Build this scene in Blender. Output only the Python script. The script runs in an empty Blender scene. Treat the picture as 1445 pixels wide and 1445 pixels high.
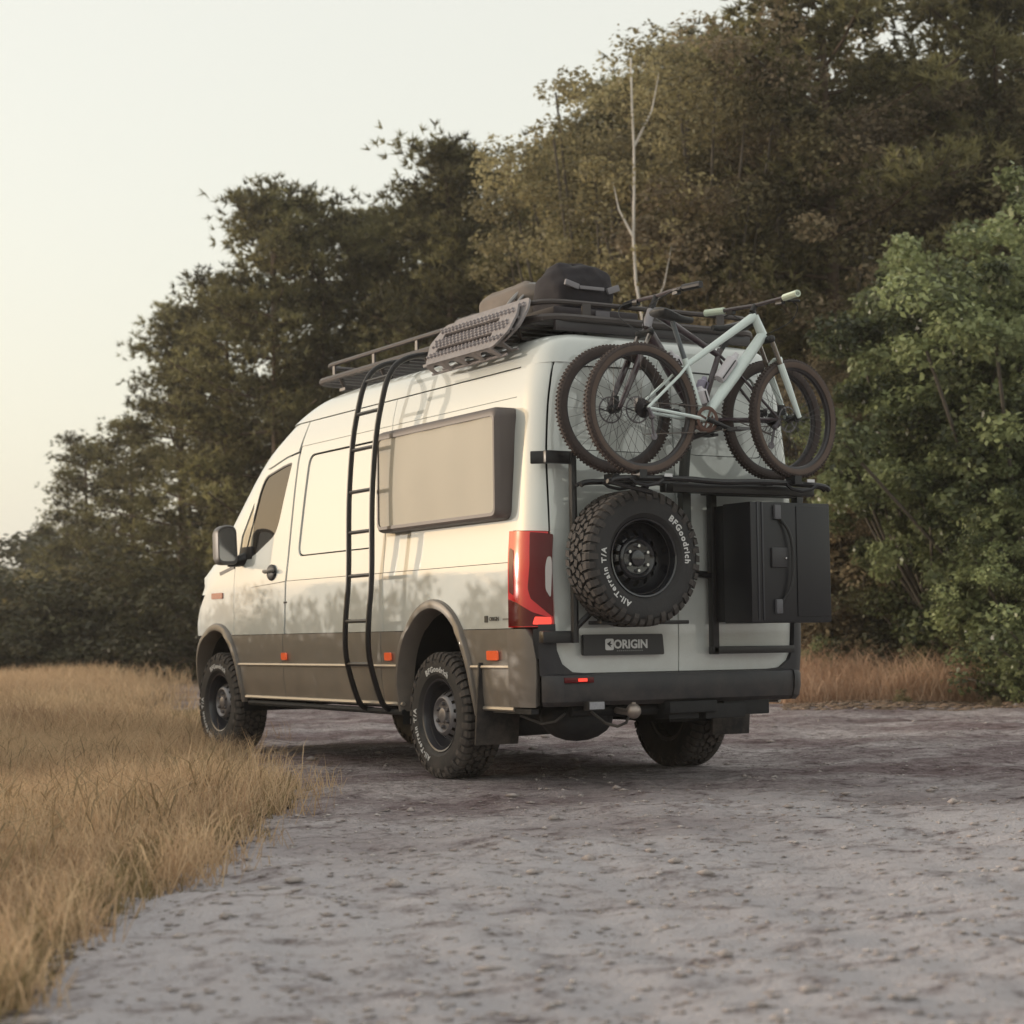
import bpy, bmesh, math, random
import numpy as np
from mathutils import Vector, Matrix
from mathutils.geometry import delaunay_2d_cdt
R = math.radians; PI = math.pi
random.seed(7); rng = np.random.default_rng(7)
sc = bpy.context.scene
col = sc.collection

# ------------------------------------------------------------------ camera
CAM = (-10.5843, 6.6202, .8575); YAW, PITCH, ROLL = -.5312, .0680, -.0127
FPX = 2666.4
def cam_axes():
    F = Vector((math.cos(YAW)*math.cos(PITCH), math.sin(YAW)*math.cos(PITCH), math.sin(PITCH)))
    Rt = Vector((math.sin(YAW), -math.cos(YAW), 0)); U = Rt.cross(F)
    R2 = Rt*math.cos(ROLL)+U*math.sin(ROLL); return F, R2, R2.cross(F)
F_, R_, U_ = cam_axes()
cd = bpy.data.cameras.new('camera'); cam = bpy.data.objects.new('camera', cd); col.objects.link(cam)
M = Matrix((R_, U_, -F_)).transposed().to_4x4(); M.translation = Vector(CAM); cam.matrix_world = M
cd.sensor_width = 36; cd.lens = 36*FPX/1445; cd.clip_start = .1; cd.clip_end = 2000
cd.dof.use_dof = True; cd.dof.focus_distance = 11.0; cd.dof.aperture_fstop = 3.2
sc.camera = cam

# ------------------------------------------------------------------ light
SUN_AZ, SUN_EL = R(45), R(4.5)
TOSUN = Vector((math.cos(SUN_AZ)*math.cos(SUN_EL), math.sin(SUN_AZ)*math.cos(SUN_EL), math.sin(SUN_EL)))
w = bpy.data.worlds.new('World'); sc.world = w; w.use_nodes = True
nt = w.node_tree; nt.nodes.clear()
out = nt.nodes.new('ShaderNodeOutputWorld'); bg = nt.nodes.new('ShaderNodeBackground'); bg.inputs[1].default_value = .13
sky = nt.nodes.new('ShaderNodeTexSky'); sky.sky_type = 'NISHITA'; sky.sun_disc = False
sky.sun_elevation = SUN_EL; sky.sun_rotation = PI/2-SUN_AZ; sky.dust_density = 5.0; sky.air_density = 1.0
bg2 = nt.nodes.new('ShaderNodeBackground'); bg2.inputs[0].default_value = (.93, .905, .80, 1); bg2.inputs[1].default_value = .70
add = nt.nodes.new('ShaderNodeAddShader')
nt.links.new(sky.outputs[0], bg.inputs[0]); nt.links.new(bg.outputs[0], add.inputs[0]); nt.links.new(bg2.outputs[0], add.inputs[1])
nt.links.new(add.outputs[0], out.inputs[0])
sd = bpy.data.lights.new('sun', 'SUN'); sd.energy = 2.0; sd.angle = R(.5); sd.color = (1, .90, .78)
sun = bpy.data.objects.new('sun', sd); col.objects.link(sun); sun.rotation_euler = TOSUN.to_track_quat('Z', 'Y').to_euler()
sun.location = (20, 20, 20)
sc.render.engine = 'CYCLES'
sc.view_settings.view_transform = 'Standard'; sc.view_settings.look = 'None'
sc.view_settings.gamma = 1; sc.view_settings.use_curve_mapping = False
sc.view_settings.exposure = 0.2
sc.cycles.max_bounces = 4; sc.cycles.diffuse_bounces = 3; sc.cycles.glossy_bounces = 2; sc.cycles.transmission_bounces = 2; sc.cycles.volume_bounces = 0; sc.cycles.transparent_max_bounces = 4

# ------------------------------------------------------------------ materials
MC = {}
def mat(name, c, rough=.6, metal=0, coat=0, var=0, vscale=8, bump=0, bscale=60, emit=None, spec=.5, trans=0, sheen=0):
    if name in MC: return MC[name]
    m = bpy.data.materials.new(name); m.use_nodes = True; MC[name] = m
    n = m.node_tree.nodes; L = m.node_tree.links; b = n['Principled BSDF']
    b.inputs['Base Color'].default_value = (*c, 1); b.inputs['Roughness'].default_value = rough
    b.inputs['Metallic'].default_value = metal; b.inputs['Coat Weight'].default_value = coat
    b.inputs['Coat Roughness'].default_value = .04; b.inputs['Specular IOR Level'].default_value = spec
    if var or bump:
        tc = n.new('ShaderNodeTexCoord')
    if var:
        nz = n.new('ShaderNodeTexNoise'); nz.inputs['Scale'].default_value = vscale; nz.inputs['Detail'].default_value = 6
        L.new(tc.outputs['Object'], nz.inputs['Vector'])
        mx = n.new('ShaderNodeMix'); mx.data_type = 'RGBA'
        mx.inputs[6].default_value = (*[x*(1-var) for x in c], 1); mx.inputs[7].default_value = (*[min(1, x*(1+var)) for x in c], 1)
        L.new(nz.outputs[0], mx.inputs[0]); L.new(mx.outputs[2], b.inputs['Base Color'])
    if bump:
        nb = n.new('ShaderNodeTexNoise'); nb.inputs['Scale'].default_value = bscale; nb.inputs['Detail'].default_value = 5
        L.new(tc.outputs['Object'], nb.inputs['Vector'])
        bp = n.new('ShaderNodeBump'); bp.inputs['Strength'].default_value = bump; bp.inputs['Distance'].default_value = .01
        L.new(nb.outputs[0], bp.inputs['Height']); L.new(bp.outputs[0], b.inputs['Normal'])
    if emit:
        b.inputs['Emission Color'].default_value = (*emit[0], 1); b.inputs['Emission Strength'].default_value = emit[1]
    if trans: b.inputs['Transmission Weight'].default_value = trans
    return m
def leafmat(name, c1, c2, tr=.35, rough=.55, scale=.5):
    m = bpy.data.materials.new(name); m.use_nodes = True
    n = m.node_tree.nodes; L = m.node_tree.links; b = n['Principled BSDF']; o = n['Material Output']
    at = n.new('ShaderNodeAttribute'); at.attribute_name = 'tint'
    oi = n.new('ShaderNodeObjectInfo')
    mx = n.new('ShaderNodeMix'); mx.data_type = 'RGBA'; mx.inputs[6].default_value = (*c1, 1); mx.inputs[7].default_value = (*c2, 1)
    L.new(at.outputs['Fac'], mx.inputs[0])
    hs = n.new('ShaderNodeHueSaturation')
    mr = n.new('ShaderNodeMapRange'); mr.inputs[3].default_value = .8; mr.inputs[4].default_value = 1.2
    L.new(oi.outputs['Random'], mr.inputs[0]); L.new(mr.outputs[0], hs.inputs['Value']); L.new(mx.outputs[2], hs.inputs['Color'])
    L.new(hs.outputs[0], b.inputs['Base Color']); b.inputs['Roughness'].default_value = rough
    b.inputs['Specular IOR Level'].default_value = .35
    t = n.new('ShaderNodeBsdfTranslucent'); L.new(hs.outputs[0], t.inputs[0])
    ms = n.new('ShaderNodeMixShader'); ms.inputs[0].default_value = tr
    L.new(b.outputs[0], ms.inputs[1]); L.new(t.outputs[0], ms.inputs[2]); L.new(ms.outputs[0], o.inputs[0])
    return m
paint = mat('pale_paint', (.60, .63, .615), .5, coat=1, var=.02, vscale=1.5, spec=.25)
paint.node_tree.nodes['Principled BSDF'].inputs['Coat IOR'].default_value = 1.85
bronze = mat('bronze_grey_cladding', (.165, .148, .130), .40, coat=1, var=.14, vscale=9)
flarem = mat('flare_plastic', (.15, .132, .118), .45, var=.12, vscale=12, coat=.3)
blackm = mat('black_plastic', (.013, .013, .016), .5, var=.1, vscale=20)
bumperm = mat('dark_bumper', (.024, .024, .030), .48, var=.08, vscale=5)
steel_b = mat('black_powdercoat', (.013, .012, .014), .38, var=.1, vscale=30)
gapm = mat('seam_black', (.010, .010, .010), .8)
under = mat('underbody_black', (.012, .012, .014), .75, bump=.4, bscale=25)
rubber = mat('tyre_rubber', (.026, .025, .027), .72, var=.25, vscale=14, bump=.2, bscale=80)
rubber2 = mat('tyre_tread_dusty', (.056, .049, .047), .85, var=.35, vscale=10, bump=.3, bscale=60)
rimm = mat('gunmetal_rim', (.22, .21, .22), .38, metal=.5, var=.1)
rimb = mat('black_gloss_rim', (.012, .012, .016), .22, coat=.6)
hubm = mat('hub_grey', (.13, .12, .125), .4, metal=.5)
whitep = mat('white_lettering', (.62, .62, .62), .6)
glass = mat('dark_glass', (.030, .026, .022), .05, spec=.35)
chrome = mat('bright_metal', (.55, .55, .55), .25, metal=1)
redl = mat('red_lens', (.42, .007, .012), .15, coat=.5, emit=((1, .012, .018), .10))  # weak emission stands in for sun shining through the lens
redd = mat('dark_red_lens', (.10, .003, .006), .18, coat=.15, spec=.3)
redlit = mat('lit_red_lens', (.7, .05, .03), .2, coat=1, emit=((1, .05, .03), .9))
clearl = mat('clear_lens', (.45, .42, .43), .12, coat=1, metal=.3)
orangel = mat('orange_lens', (.75, .11, .03), .2, coat=1, emit=((1, .16, .05), .25))
canvasm = mat('cream_canvas', (.46, .42, .35), .75, var=.05, vscale=4, bump=.15, bscale=9)
framet = mat('taupe_frame', (.12, .10, .095), .5, var=.06)
mint = mat('mint_frame_paint', (.64, .73, .715), .28, coat=.8)
plum = mat('dark_plum_paint', (.045, .026, .036), .28, coat=.8)
btyre = mat('bike_tyre', (.052, .038, .036), .8, var=.25, vscale=25)
btan = mat('bike_tyre_tan', (.095, .066, .054), .8, var=.2, vscale=25)
mintgrip = mat('mint_grip', (.60, .68, .56), .7)
saddlem = mat('saddle_leather', (.035, .036, .038), .55, bump=.2, bscale=40)
lav = mat('pale_bottle', (.50, .48, .56), .4)
bagm = mat('black_bag_fabric', (.016, .013, .018), .85, var=.25, vscale=12, bump=.6, bscale=14)
tarpm = mat('brown_tarp', (.17, .14, .12), .8, var=.25, vscale=9, bump=.6, bscale=10)
boardm = mat('dusty_grey_board', (.24, .22, .225), .65, var=.35, vscale=18, bump=.2)
platem = mat('sticker_dark', (.03, .03, .03), .6)

def dusty(m, z0, z1, amt, c=(.30, .245, .20)):
    n = m.node_tree.nodes; L = m.node_tree.links; b = n['Principled BSDF']; g = n.new('ShaderNodeNewGeometry'); sx = n.new('ShaderNodeSeparateXYZ'); L.new(g.outputs['Position'], sx.inputs[0])
    mr = n.new('ShaderNodeMapRange'); mr.inputs[1].default_value = z1; mr.inputs[2].default_value = z0; mr.inputs[3].default_value = 0; mr.inputs[4].default_value = amt; L.new(sx.outputs[2], mr.inputs[0])
    nz = n.new('ShaderNodeTexNoise'); nz.inputs['Scale'].default_value = 5; nz.inputs['Detail'].default_value = 10; nz.inputs['Roughness'].default_value = .75; L.new(g.outputs['Position'], nz.inputs['Vector'])
    r = n.new('ShaderNodeMapRange'); r.inputs[1].default_value = .38; r.inputs[2].default_value = .68; L.new(nz.outputs[0], r.inputs[0])
    mu = n.new('ShaderNodeMath'); mu.operation = 'MULTIPLY'; L.new(mr.outputs[0], mu.inputs[0]); L.new(r.outputs[0], mu.inputs[1])
    mx = n.new('ShaderNodeMix'); mx.data_type = 'RGBA'; L.new(mu.outputs[0], mx.inputs[0]); mx.inputs[7].default_value = (*c, 1)
    old = b.inputs['Base Color'].links
    if old: L.new(old[0].from_socket, mx.inputs[6])
    else: mx.inputs[6].default_value = b.inputs['Base Color'].default_value
    L.new(mx.outputs[2], b.inputs['Base Color'])
    ro = n.new('ShaderNodeMix'); ro.inputs[2].default_value = b.inputs['Roughness'].default_value; ro.inputs[3].default_value = .9; L.new(mu.outputs[0], ro.inputs[0]); L.new(ro.outputs[0], b.inputs['Roughness'])
dusty(bronze, .45, 1.0, .55); dusty(flarem, .4, 1.1, .5); dusty(bumperm, .45, .7, .25); dusty(rubber, .0, .6, .22); dusty(rubber2, .0, .8, .3); dusty(blackm, .2, .7, .45); dusty(paint, .9, 1.5, .18)
# ------------------------------------------------------------------ mesh helpers
class MB:
    def __init__(s): s.v = []; s.f = []
    def add(s, vs, fs):
        o = len(s.v); s.v += [tuple(p) for p in vs]; s.f += [tuple(i+o for i in f) for f in fs]; return s
    def box(s, c, d, rot=None):
        hx, hy, hz = d[0]/2, d[1]/2, d[2]/2; vs = []
        for i in range(8):
            v = Vector(((-hx, hx)[i & 1], (-hy, hy)[i >> 1 & 1], (-hz, hz)[i >> 2 & 1]))
            if rot is not None: v = rot @ v
            vs.append(v+Vector(c))
        return s.add(vs, [(0, 2, 3, 1), (4, 5, 7, 6), (0, 1, 5, 4), (2, 6, 7, 3), (0, 4, 6, 2), (1, 3, 7, 5)])
    def tube(s, pts, r, n=8, closed=False, cap=True):
        P = [Vector(p) for p in pts]; N = len(P); rs = r if isinstance(r, (list, tuple)) else [r]*N
        vs = []; up = None
        for i in range(N):
            a = P[(i-1) % N] if (i > 0 or closed) else P[0]; b = P[(i+1) % N] if (i < N-1 or closed) else P[-1]
            t = (b-a).normalized()
            if up is None: up = t.orthogonal().normalized()
            up = (up-t*up.dot(t)).normalized(); q = t.cross(up)
            for k in range(n):
                an = 2*PI*k/n; vs.append(P[i]+(up*math.cos(an)+q*math.sin(an))*rs[i])
        fs = []
        for i in range(N if closed else N-1):
            j = (i+1) % N
            for k in range(n): fs.append((i*n+k, i*n+(k+1) % n, j*n+(k+1) % n, j*n+k))
        if cap and not closed: fs += [tuple(range(n))[::-1], tuple((N-1)*n+k for k in range(n))]
        return s.add(vs, fs)
    def lathe(s, prof, c, axis='y', n=32, sgn=1, closed=False):
        # prof list of (r, a): radius, coordinate along the axis
        vs = []; m = len(prof)
        for k in range(n):
            an = 2*PI*k/n; ca, sa = math.cos(an), math.sin(an)
            for r, a in prof:
                a *= sgn
                if axis == 'y': vs.append((c[0]+r*ca, c[1]+a, c[2]+r*sa))
                elif axis == 'x': vs.append((c[0]+a, c[1]+r*ca, c[2]+r*sa))
                else: vs.append((c[0]+r*ca, c[1]+r*sa, c[2]+a))
        fs = []
        for k in range(n):
            k2 = (k+1) % n
            for i in range(m if closed else m-1):
                j = (i+1) % m; fs.append((k*m+i, k2*m+i, k2*m+j, k*m+j))
        return s.add(vs, fs)
    def sphere(s, c, r, nu=12, nv=8):
        r = (r, r, r) if not hasattr(r, '__len__') else r
        vs = []; fs = []
        for i in range(nv+1):
            th = PI*i/nv
            for k in range(nu):
                ph = 2*PI*k/nu; vs.append((c[0]+r[0]*math.sin(th)*math.cos(ph), c[1]+r[1]*math.sin(th)*math.sin(ph), c[2]+r[2]*math.cos(th)))
        for i in range(nv):
            for k in range(nu): fs.append((i*nu+k, (i+1)*nu+k, (i+1)*nu+(k+1) % nu, i*nu+(k+1) % nu))
        return s.add(vs, fs)
    def xf(s, M_): s.v = [tuple(M_ @ Vector(p)) for p in s.v]; return s

class Thing:
    def __init__(s, name, label, cat, loc=(0, 0, 0), group=None):
        s.o = bpy.data.objects.new(name, None); col.objects.link(s.o); s.o.location = loc; s.loc = Vector(loc)
        s.o.empty_display_size = .2
        s.o['label'] = label; s.o['category'] = cat
        if group: s.o['group'] = group
def finish(me, smooth=True, angle=35):
    if smooth:
        me.shade_smooth()
        try: me.set_sharp_from_angle(angle=R(angle))
        except Exception: pass
def part(name, mb, m, parent, label=None, smooth=True, bevel=0, kind=None, base=None, angle=35):
    """one mesh object; parent is a Thing or (Thing, object)"""
    th, po = (parent, parent.o) if isinstance(parent, Thing) else parent
    l = th.loc
    me = bpy.data.meshes.new(name)
    me.from_pydata([(p[0]-l[0], p[1]-l[1], p[2]-l[2]) for p in mb.v], [], mb.f); me.validate()
    bm = bmesh.new(); bm.from_mesh(me); bmesh.ops.remove_doubles(bm, verts=bm.verts, dist=1e-6); bmesh.ops.delete(bm, geom=[v for v in bm.verts if not v.link_faces], context='VERTS'); bmesh.ops.recalc_face_normals(bm, faces=bm.faces)
    if bevel:
        ed = [e for e in bm.edges if len(e.link_faces) == 2 and e.calc_face_angle(0) > R(40)]
        bmesh.ops.bevel(bm, geom=ed, offset=bevel, segments=2, affect='EDGES', profile=.6)
    bm.to_mesh(me); bm.free()
    finish(me, smooth, angle)
    o = bpy.data.objects.new(name, me); col.objects.link(o); o.parent = po
    me.materials.append(m if not isinstance(m, str) else MC[m])
    if label: o['label'] = label
    if kind: o['kind'] = kind
    return o
def sub(th, o): return (th, o)
def text_mb(s, size, depth=.002, bold=0, space=1.):
    cu = bpy.data.curves.new('txt', 'FONT'); cu.body = s; cu.size = size; cu.extrude = depth; cu.align_x = 'CENTER'; cu.resolution_u = 3
    cu.offset = bold; cu.space_character = space
    o = bpy.data.objects.new('txt', cu); col.objects.link(o)
    dg = bpy.context.evaluated_depsgraph_get(); me = bpy.data.meshes.new_from_object(o.evaluated_get(dg))
    mb = MB(); mb.add([v.co for v in me.vertices], [tuple(p.vertices) for p in me.polygons])
    bpy.data.objects.remove(o); bpy.data.curves.remove(cu); bpy.data.meshes.remove(me)
    return mb
def arc_text(s, size, r, mid, depth=.002, inside=False, bold=.0, space=1.):
    """text bent on a circle of radius r in the uv plane, centred on angle mid (deg, ccw from +u); returns MB of (u, v, h)"""
    mb = text_mb(s, size, depth, bold, space); o = []
    for x, y, z in mb.v:
        if inside: a = R(mid)+x/(r); rr = r-y
        else: a = R(mid)-x/(r); rr = r+y
        o.append((rr*math.cos(a), rr*math.sin(a), z))
    mb.v = o; return mb

def bez(pts, k=4):
    P = [Vector(p) for p in pts]; o = []
    for i in range(len(P)-1):
        a, b, c, d = P[max(0, i-1)], P[i], P[i+1], P[min(len(P)-1, i+2)]
        for j in range(k):
            t = j/k; o.append(.5*((2*b)+(c-a)*t+(2*a-5*b+4*c-d)*t*t+(3*b-a-3*c+d)*t**3))
    o.append(P[-1]); return o
# ------------------------------------------------------------------ van surface
def tab(pts):
    X = np.array([p[0] for p in pts], float); Y = np.array([p[1] for p in pts], float)
    d = np.diff(Y)/np.diff(X); m = np.zeros_like(X); m[0] = d[0]; m[-1] = d[-1]
    for i in range(1, len(X)-1):
        m[i] = 0 if d[i-1]*d[i] <= 0 else 2*d[i-1]*d[i]/(d[i-1]+d[i])
    def f(x):
        x = min(max(x, X[0]), X[-1]); i = min(int(np.searchsorted(X, x, side='right'))-1, len(X)-2)
        h = X[i+1]-X[i]; t = (x-X[i])/h
        return float((1+2*t)*(1-t)**2*Y[i]+t*(1-t)**2*h*m[i]+t*t*(3-2*t)*Y[i+1]+t*t*(t-1)*h*m[i+1])
    return f
Wz = tab([(.3, .93), (.45, .96), (.6, .985), (.9, 1.0), (1.28, 1.0), (1.5, .985), (1.8, .965), (2.0, .95), (2.3, .918), (2.5, .875), (2.56, .860), (2.6, .845), (2.64, .815), (2.67, .765), (2.69, .67), (2.70, .50), (2.706, .2)])
XR = tab([(.3, -1.22), (.6, -1.26), (.9, -1.27), (1.3, -1.27), (1.8, -1.26), (2.2, -1.24), (2.5, -1.22), (2.6, -1.205), (2.65, -1.18), (2.69, -1.08), (2.706, -.6)])
XS = tab([(.3, 3.78), (.5, 3.86), (.71, 3.88), (1.03, 3.90), (1.15, 3.87), (1.26, 3.80), (1.40, 3.60), (1.51, 3.45), (1.6, 3.45), (1.69, 3.40), (1.86, 3.20), (1.99, 3.04), (2.16, 2.83), (2.31, 2.61), (2.385, 2.46), (2.485, 2.25), (2.56, 2.02), (2.62, 1.78), (2.66, 1.5), (2.69, 1.2), (2.706, .7)])
XL = tab([(.3, .7), (1.1, .8), (1.26, .82), (1.4, .95), (1.51, .85), (1.6, .6), (1.69, .52), (2.5, .5), (2.7, .5)])
def pz(z): return 2.4 if z < 1.4 else 3.0
def side_y(x, z):
    t = (x-XS(z))/XL(z)
    if t <= 0: return Wz(z)
    t = min(t, .999); p = pz(z); return Wz(z)*(1-t**p)**(1/p)
def S_side(x, z, sg=1): return Vector((x, sg*side_y(x, z), z))
RX, RY = .20, .13
def S_rear(y, z, sg=1):
    a = abs(y); t = (a-(Wz(z)-RY))/RY; x = XR(z)+.012*(a/.8)**2
    if t > 0: x += RX*(1-math.sqrt(max(0, 1-min(t, .9995)**2)))
    return Vector((x, y, z))
def S_cor(u, z, sg=1):
    W = Wz(z)
    if u < 0: return Vector((XR(z)+.012+RX-u*.3, sg*W, z))
    if u > 1: return S_rear(sg*(W-RY-(u-1)*.3), z)
    th = u*PI/2; yy = W-RY+RY*math.cos(th)
    return Vector((XR(z)+.012*(yy/.8)**2+RX*(1-math.sin(th)), sg*yy, z))
def inpoly(p, poly):
    x, y = p; c = False; n = len(poly); j = n-1
    for i in range(n):
        xi, yi = poly[i]; xj, yj = poly[j]
        if (yi > y) != (yj > y) and x < (xj-xi)*(y-yi)/(yj-yi)+xi: c = not c
        j = i
    return c
def resamp(poly, st):
    o = []
    for i in range(len(poly)):
        a = poly[i]; b = poly[(i+1) % len(poly)]; d = math.hypot(b[0]-a[0], b[1]-a[1]); n = max(1, int(math.ceil(d/st)))
        for k in range(n): o.append((a[0]+(b[0]-a[0])*k/n, a[1]+(b[1]-a[1])*k/n))
    return o
def rnd(poly, r, n=5):
    """round the corners of a polygon; r may be a list"""
    o = []; N = len(poly)
    for i in range(N):
        p = Vector(poly[i]); a = Vector(poly[i-1]); b = Vector(poly[(i+1) % N]); rr = r[i] if isinstance(r, (list, tuple)) else r
        if rr <= 0: o.append(tuple(p)); continue
        da = (a-p); db = (b-p); rr = min(rr, da.length*.49, db.length*.49); A = p+da.normalized()*rr; B = p+db.normalized()*rr
        for k in range(n+1):
            t = k/n; q = A*(1-t)**2+p*2*t*(1-t)+B*t*t; o.append(tuple(q))
    return o
def panel(name, outline, S, parent, m, off=0., th=.014, holes=(), step=.07, label=None, sg=1, relief=None, bev=.004):
    """a skin panel: outline in the surface's own two parameters, laid on surface S, thickened inwards, rounded rim"""
    loops = [resamp(outline, step)]+[resamp(h, step) for h in holes]
    pts = [p for l in loops for p in l]; edges = []; k0 = 0
    for l in loops:
        n = len(l); edges += [(k0+i, k0+(i+1) % n) for i in range(n)]; k0 += n
    nb = len(pts)
    xs = [p[0] for p in loops[0]]; ys = [p[1] for p in loops[0]]
    nx = max(1, int((max(xs)-min(xs))/step)); ny = max(1, int((max(ys)-min(ys))/step))
    B = np.array(pts)
    for i in range(1, nx):
        for j in range(1, ny):
            q = (min(xs)+(max(xs)-min(xs))*i/nx, min(ys)+(max(ys)-min(ys))*j/ny)
            if ((B-np.array(q))**2).sum(1).min() < (step*.45)**2: continue
            if inpoly(q, loops[0]) and not any(inpoly(q, h) for h in loops[1:]): pts.append(q)
    r = delaunay_2d_cdt([Vector(p) for p in pts], edges, [], 0, 1e-7)
    V2 = r[0]; tris = []
    for f in r[2]:
        c = (sum(V2[i].x for i in f)/3, sum(V2[i].y for i in f)/3)
        if inpoly(c, loops[0]) and not any(inpoly(c, h) for h in loops[1:]): tris.append(tuple(f))
    P = []; N = []
    h = 1e-3
    for v in V2:
        p = S(v.x, v.y, sg); da = S(v.x+h, v.y, sg)-S(v.x-h, v.y, sg); db = S(v.x, v.y+h, sg)-S(v.x, v.y-h, sg)
        n = da.cross(db)
        if n.length < 1e-12: n = Vector((0, sg, 0))
        n.normalize()
        # outward: away from the van's middle
        cen = Vector((max(-.9, min(3.4, p.x)), 0, p.z))
        if n.dot(p-cen) < 0: n = -n
        P.append(p); N.append(n)
    cnt = {}
    for t in tris:
        for a, b in ((t[0], t[1]), (t[1], t[2]), (t[2], t[0])): cnt[(a, b)] = cnt.get((a, b), 0)+1
    be = [e for e in cnt if (e[1], e[0]) not in cnt]
    l = (parent if isinstance(parent, Thing) else parent[0]).loc
    vs = []; ns = []; fs = []
    for p, n, v in zip(P, N, V2):
        o_ = off+(relief(v.x, v.y) if relief else 0)
        vs.append(p+n*o_-l); ns.append(n)
    flip = False
    if tris:
        gn = [(vs[t[1]]-vs[t[0]]).cross(vs[t[2]]-vs[t[0]]).dot(N[t[0]]) for t in tris]; flip = sum(gn) < 0
        tris = [t for t, g_ in zip(tris, gn) if abs(g_) > 1e-8]
    tl = [(t[::-1] if flip else t) for t in tris]
    fs = list(tl); ln = [ns[i] for t in fs for i in t]
    # inner ring index per boundary vertex
    lo = {}
    def low(i):
        if i not in lo:
            vs.append(P[i]+N[i]*(off-th)-l); lo[i] = len(vs)-1
        return lo[i]
    for a, b in be:
        if flip: a, b = b, a
        q = (a, low(a), low(b), b); fs.append(q)
        e = (vs[b]-vs[a]); s_ = e.cross(N[a]).normalized()
        if s_.length == 0: s_ = N[a]
        ln += [(N[a]*.5+s_).normalized(), s_, s_, (N[b]*.5+s_).normalized()]
    me = bpy.data.meshes.new(name); me.from_pydata(vs, [], fs)
    me.shade_smooth(); me.normals_split_custom_set([tuple(x) for x in ln])
    o = bpy.data.objects.new(name, me); col.objects.link(o)
    o.parent = parent.o if isinstance(parent, Thing) else parent[1]; me.materials.append(m)
    if label: o['label'] = label
    return o

van = Thing('camper_van', 'pale high-roof camper van with bronze grey lower cladding parked on the sandy lot', 'van')
RXC, FXC = -.05, 3.66     # axle positions
def arch(cx, zc, rx, rz, z0, n=18, back=False):
    """arc points of an ellipse above height z0, from +x side to -x side"""
    a0 = math.asin((z0-zc)/rz) if z0 > zc else 0
    o = [(cx+rx*math.cos(a0+(PI-2*a0)*k/n), zc+rz*math.sin(a0+(PI-2*a0)*k/n)) for k in range(n+1)]
    return o
ZC = .93   # top of the cladding
G = .0045  # half gap
AR = dict(cx=RXC+.02, zc=.45, rx=.49, rz=.61); AF = dict(cx=FXC-.02, zc=.45, rx=.47, rz=.51)
def S_slope(x, z, sg): return S_side(x, z, sg)
win_rec = rnd([(.86, 1.49), (2.12, 1.49), (2.02, 2.235), (.86, 2.235)], .09)
def crease(x, z): return -.006*math.exp(-((z-1.318)/.010)**2)-.004*math.exp(-((z-2.31)/.010)**2)
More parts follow.
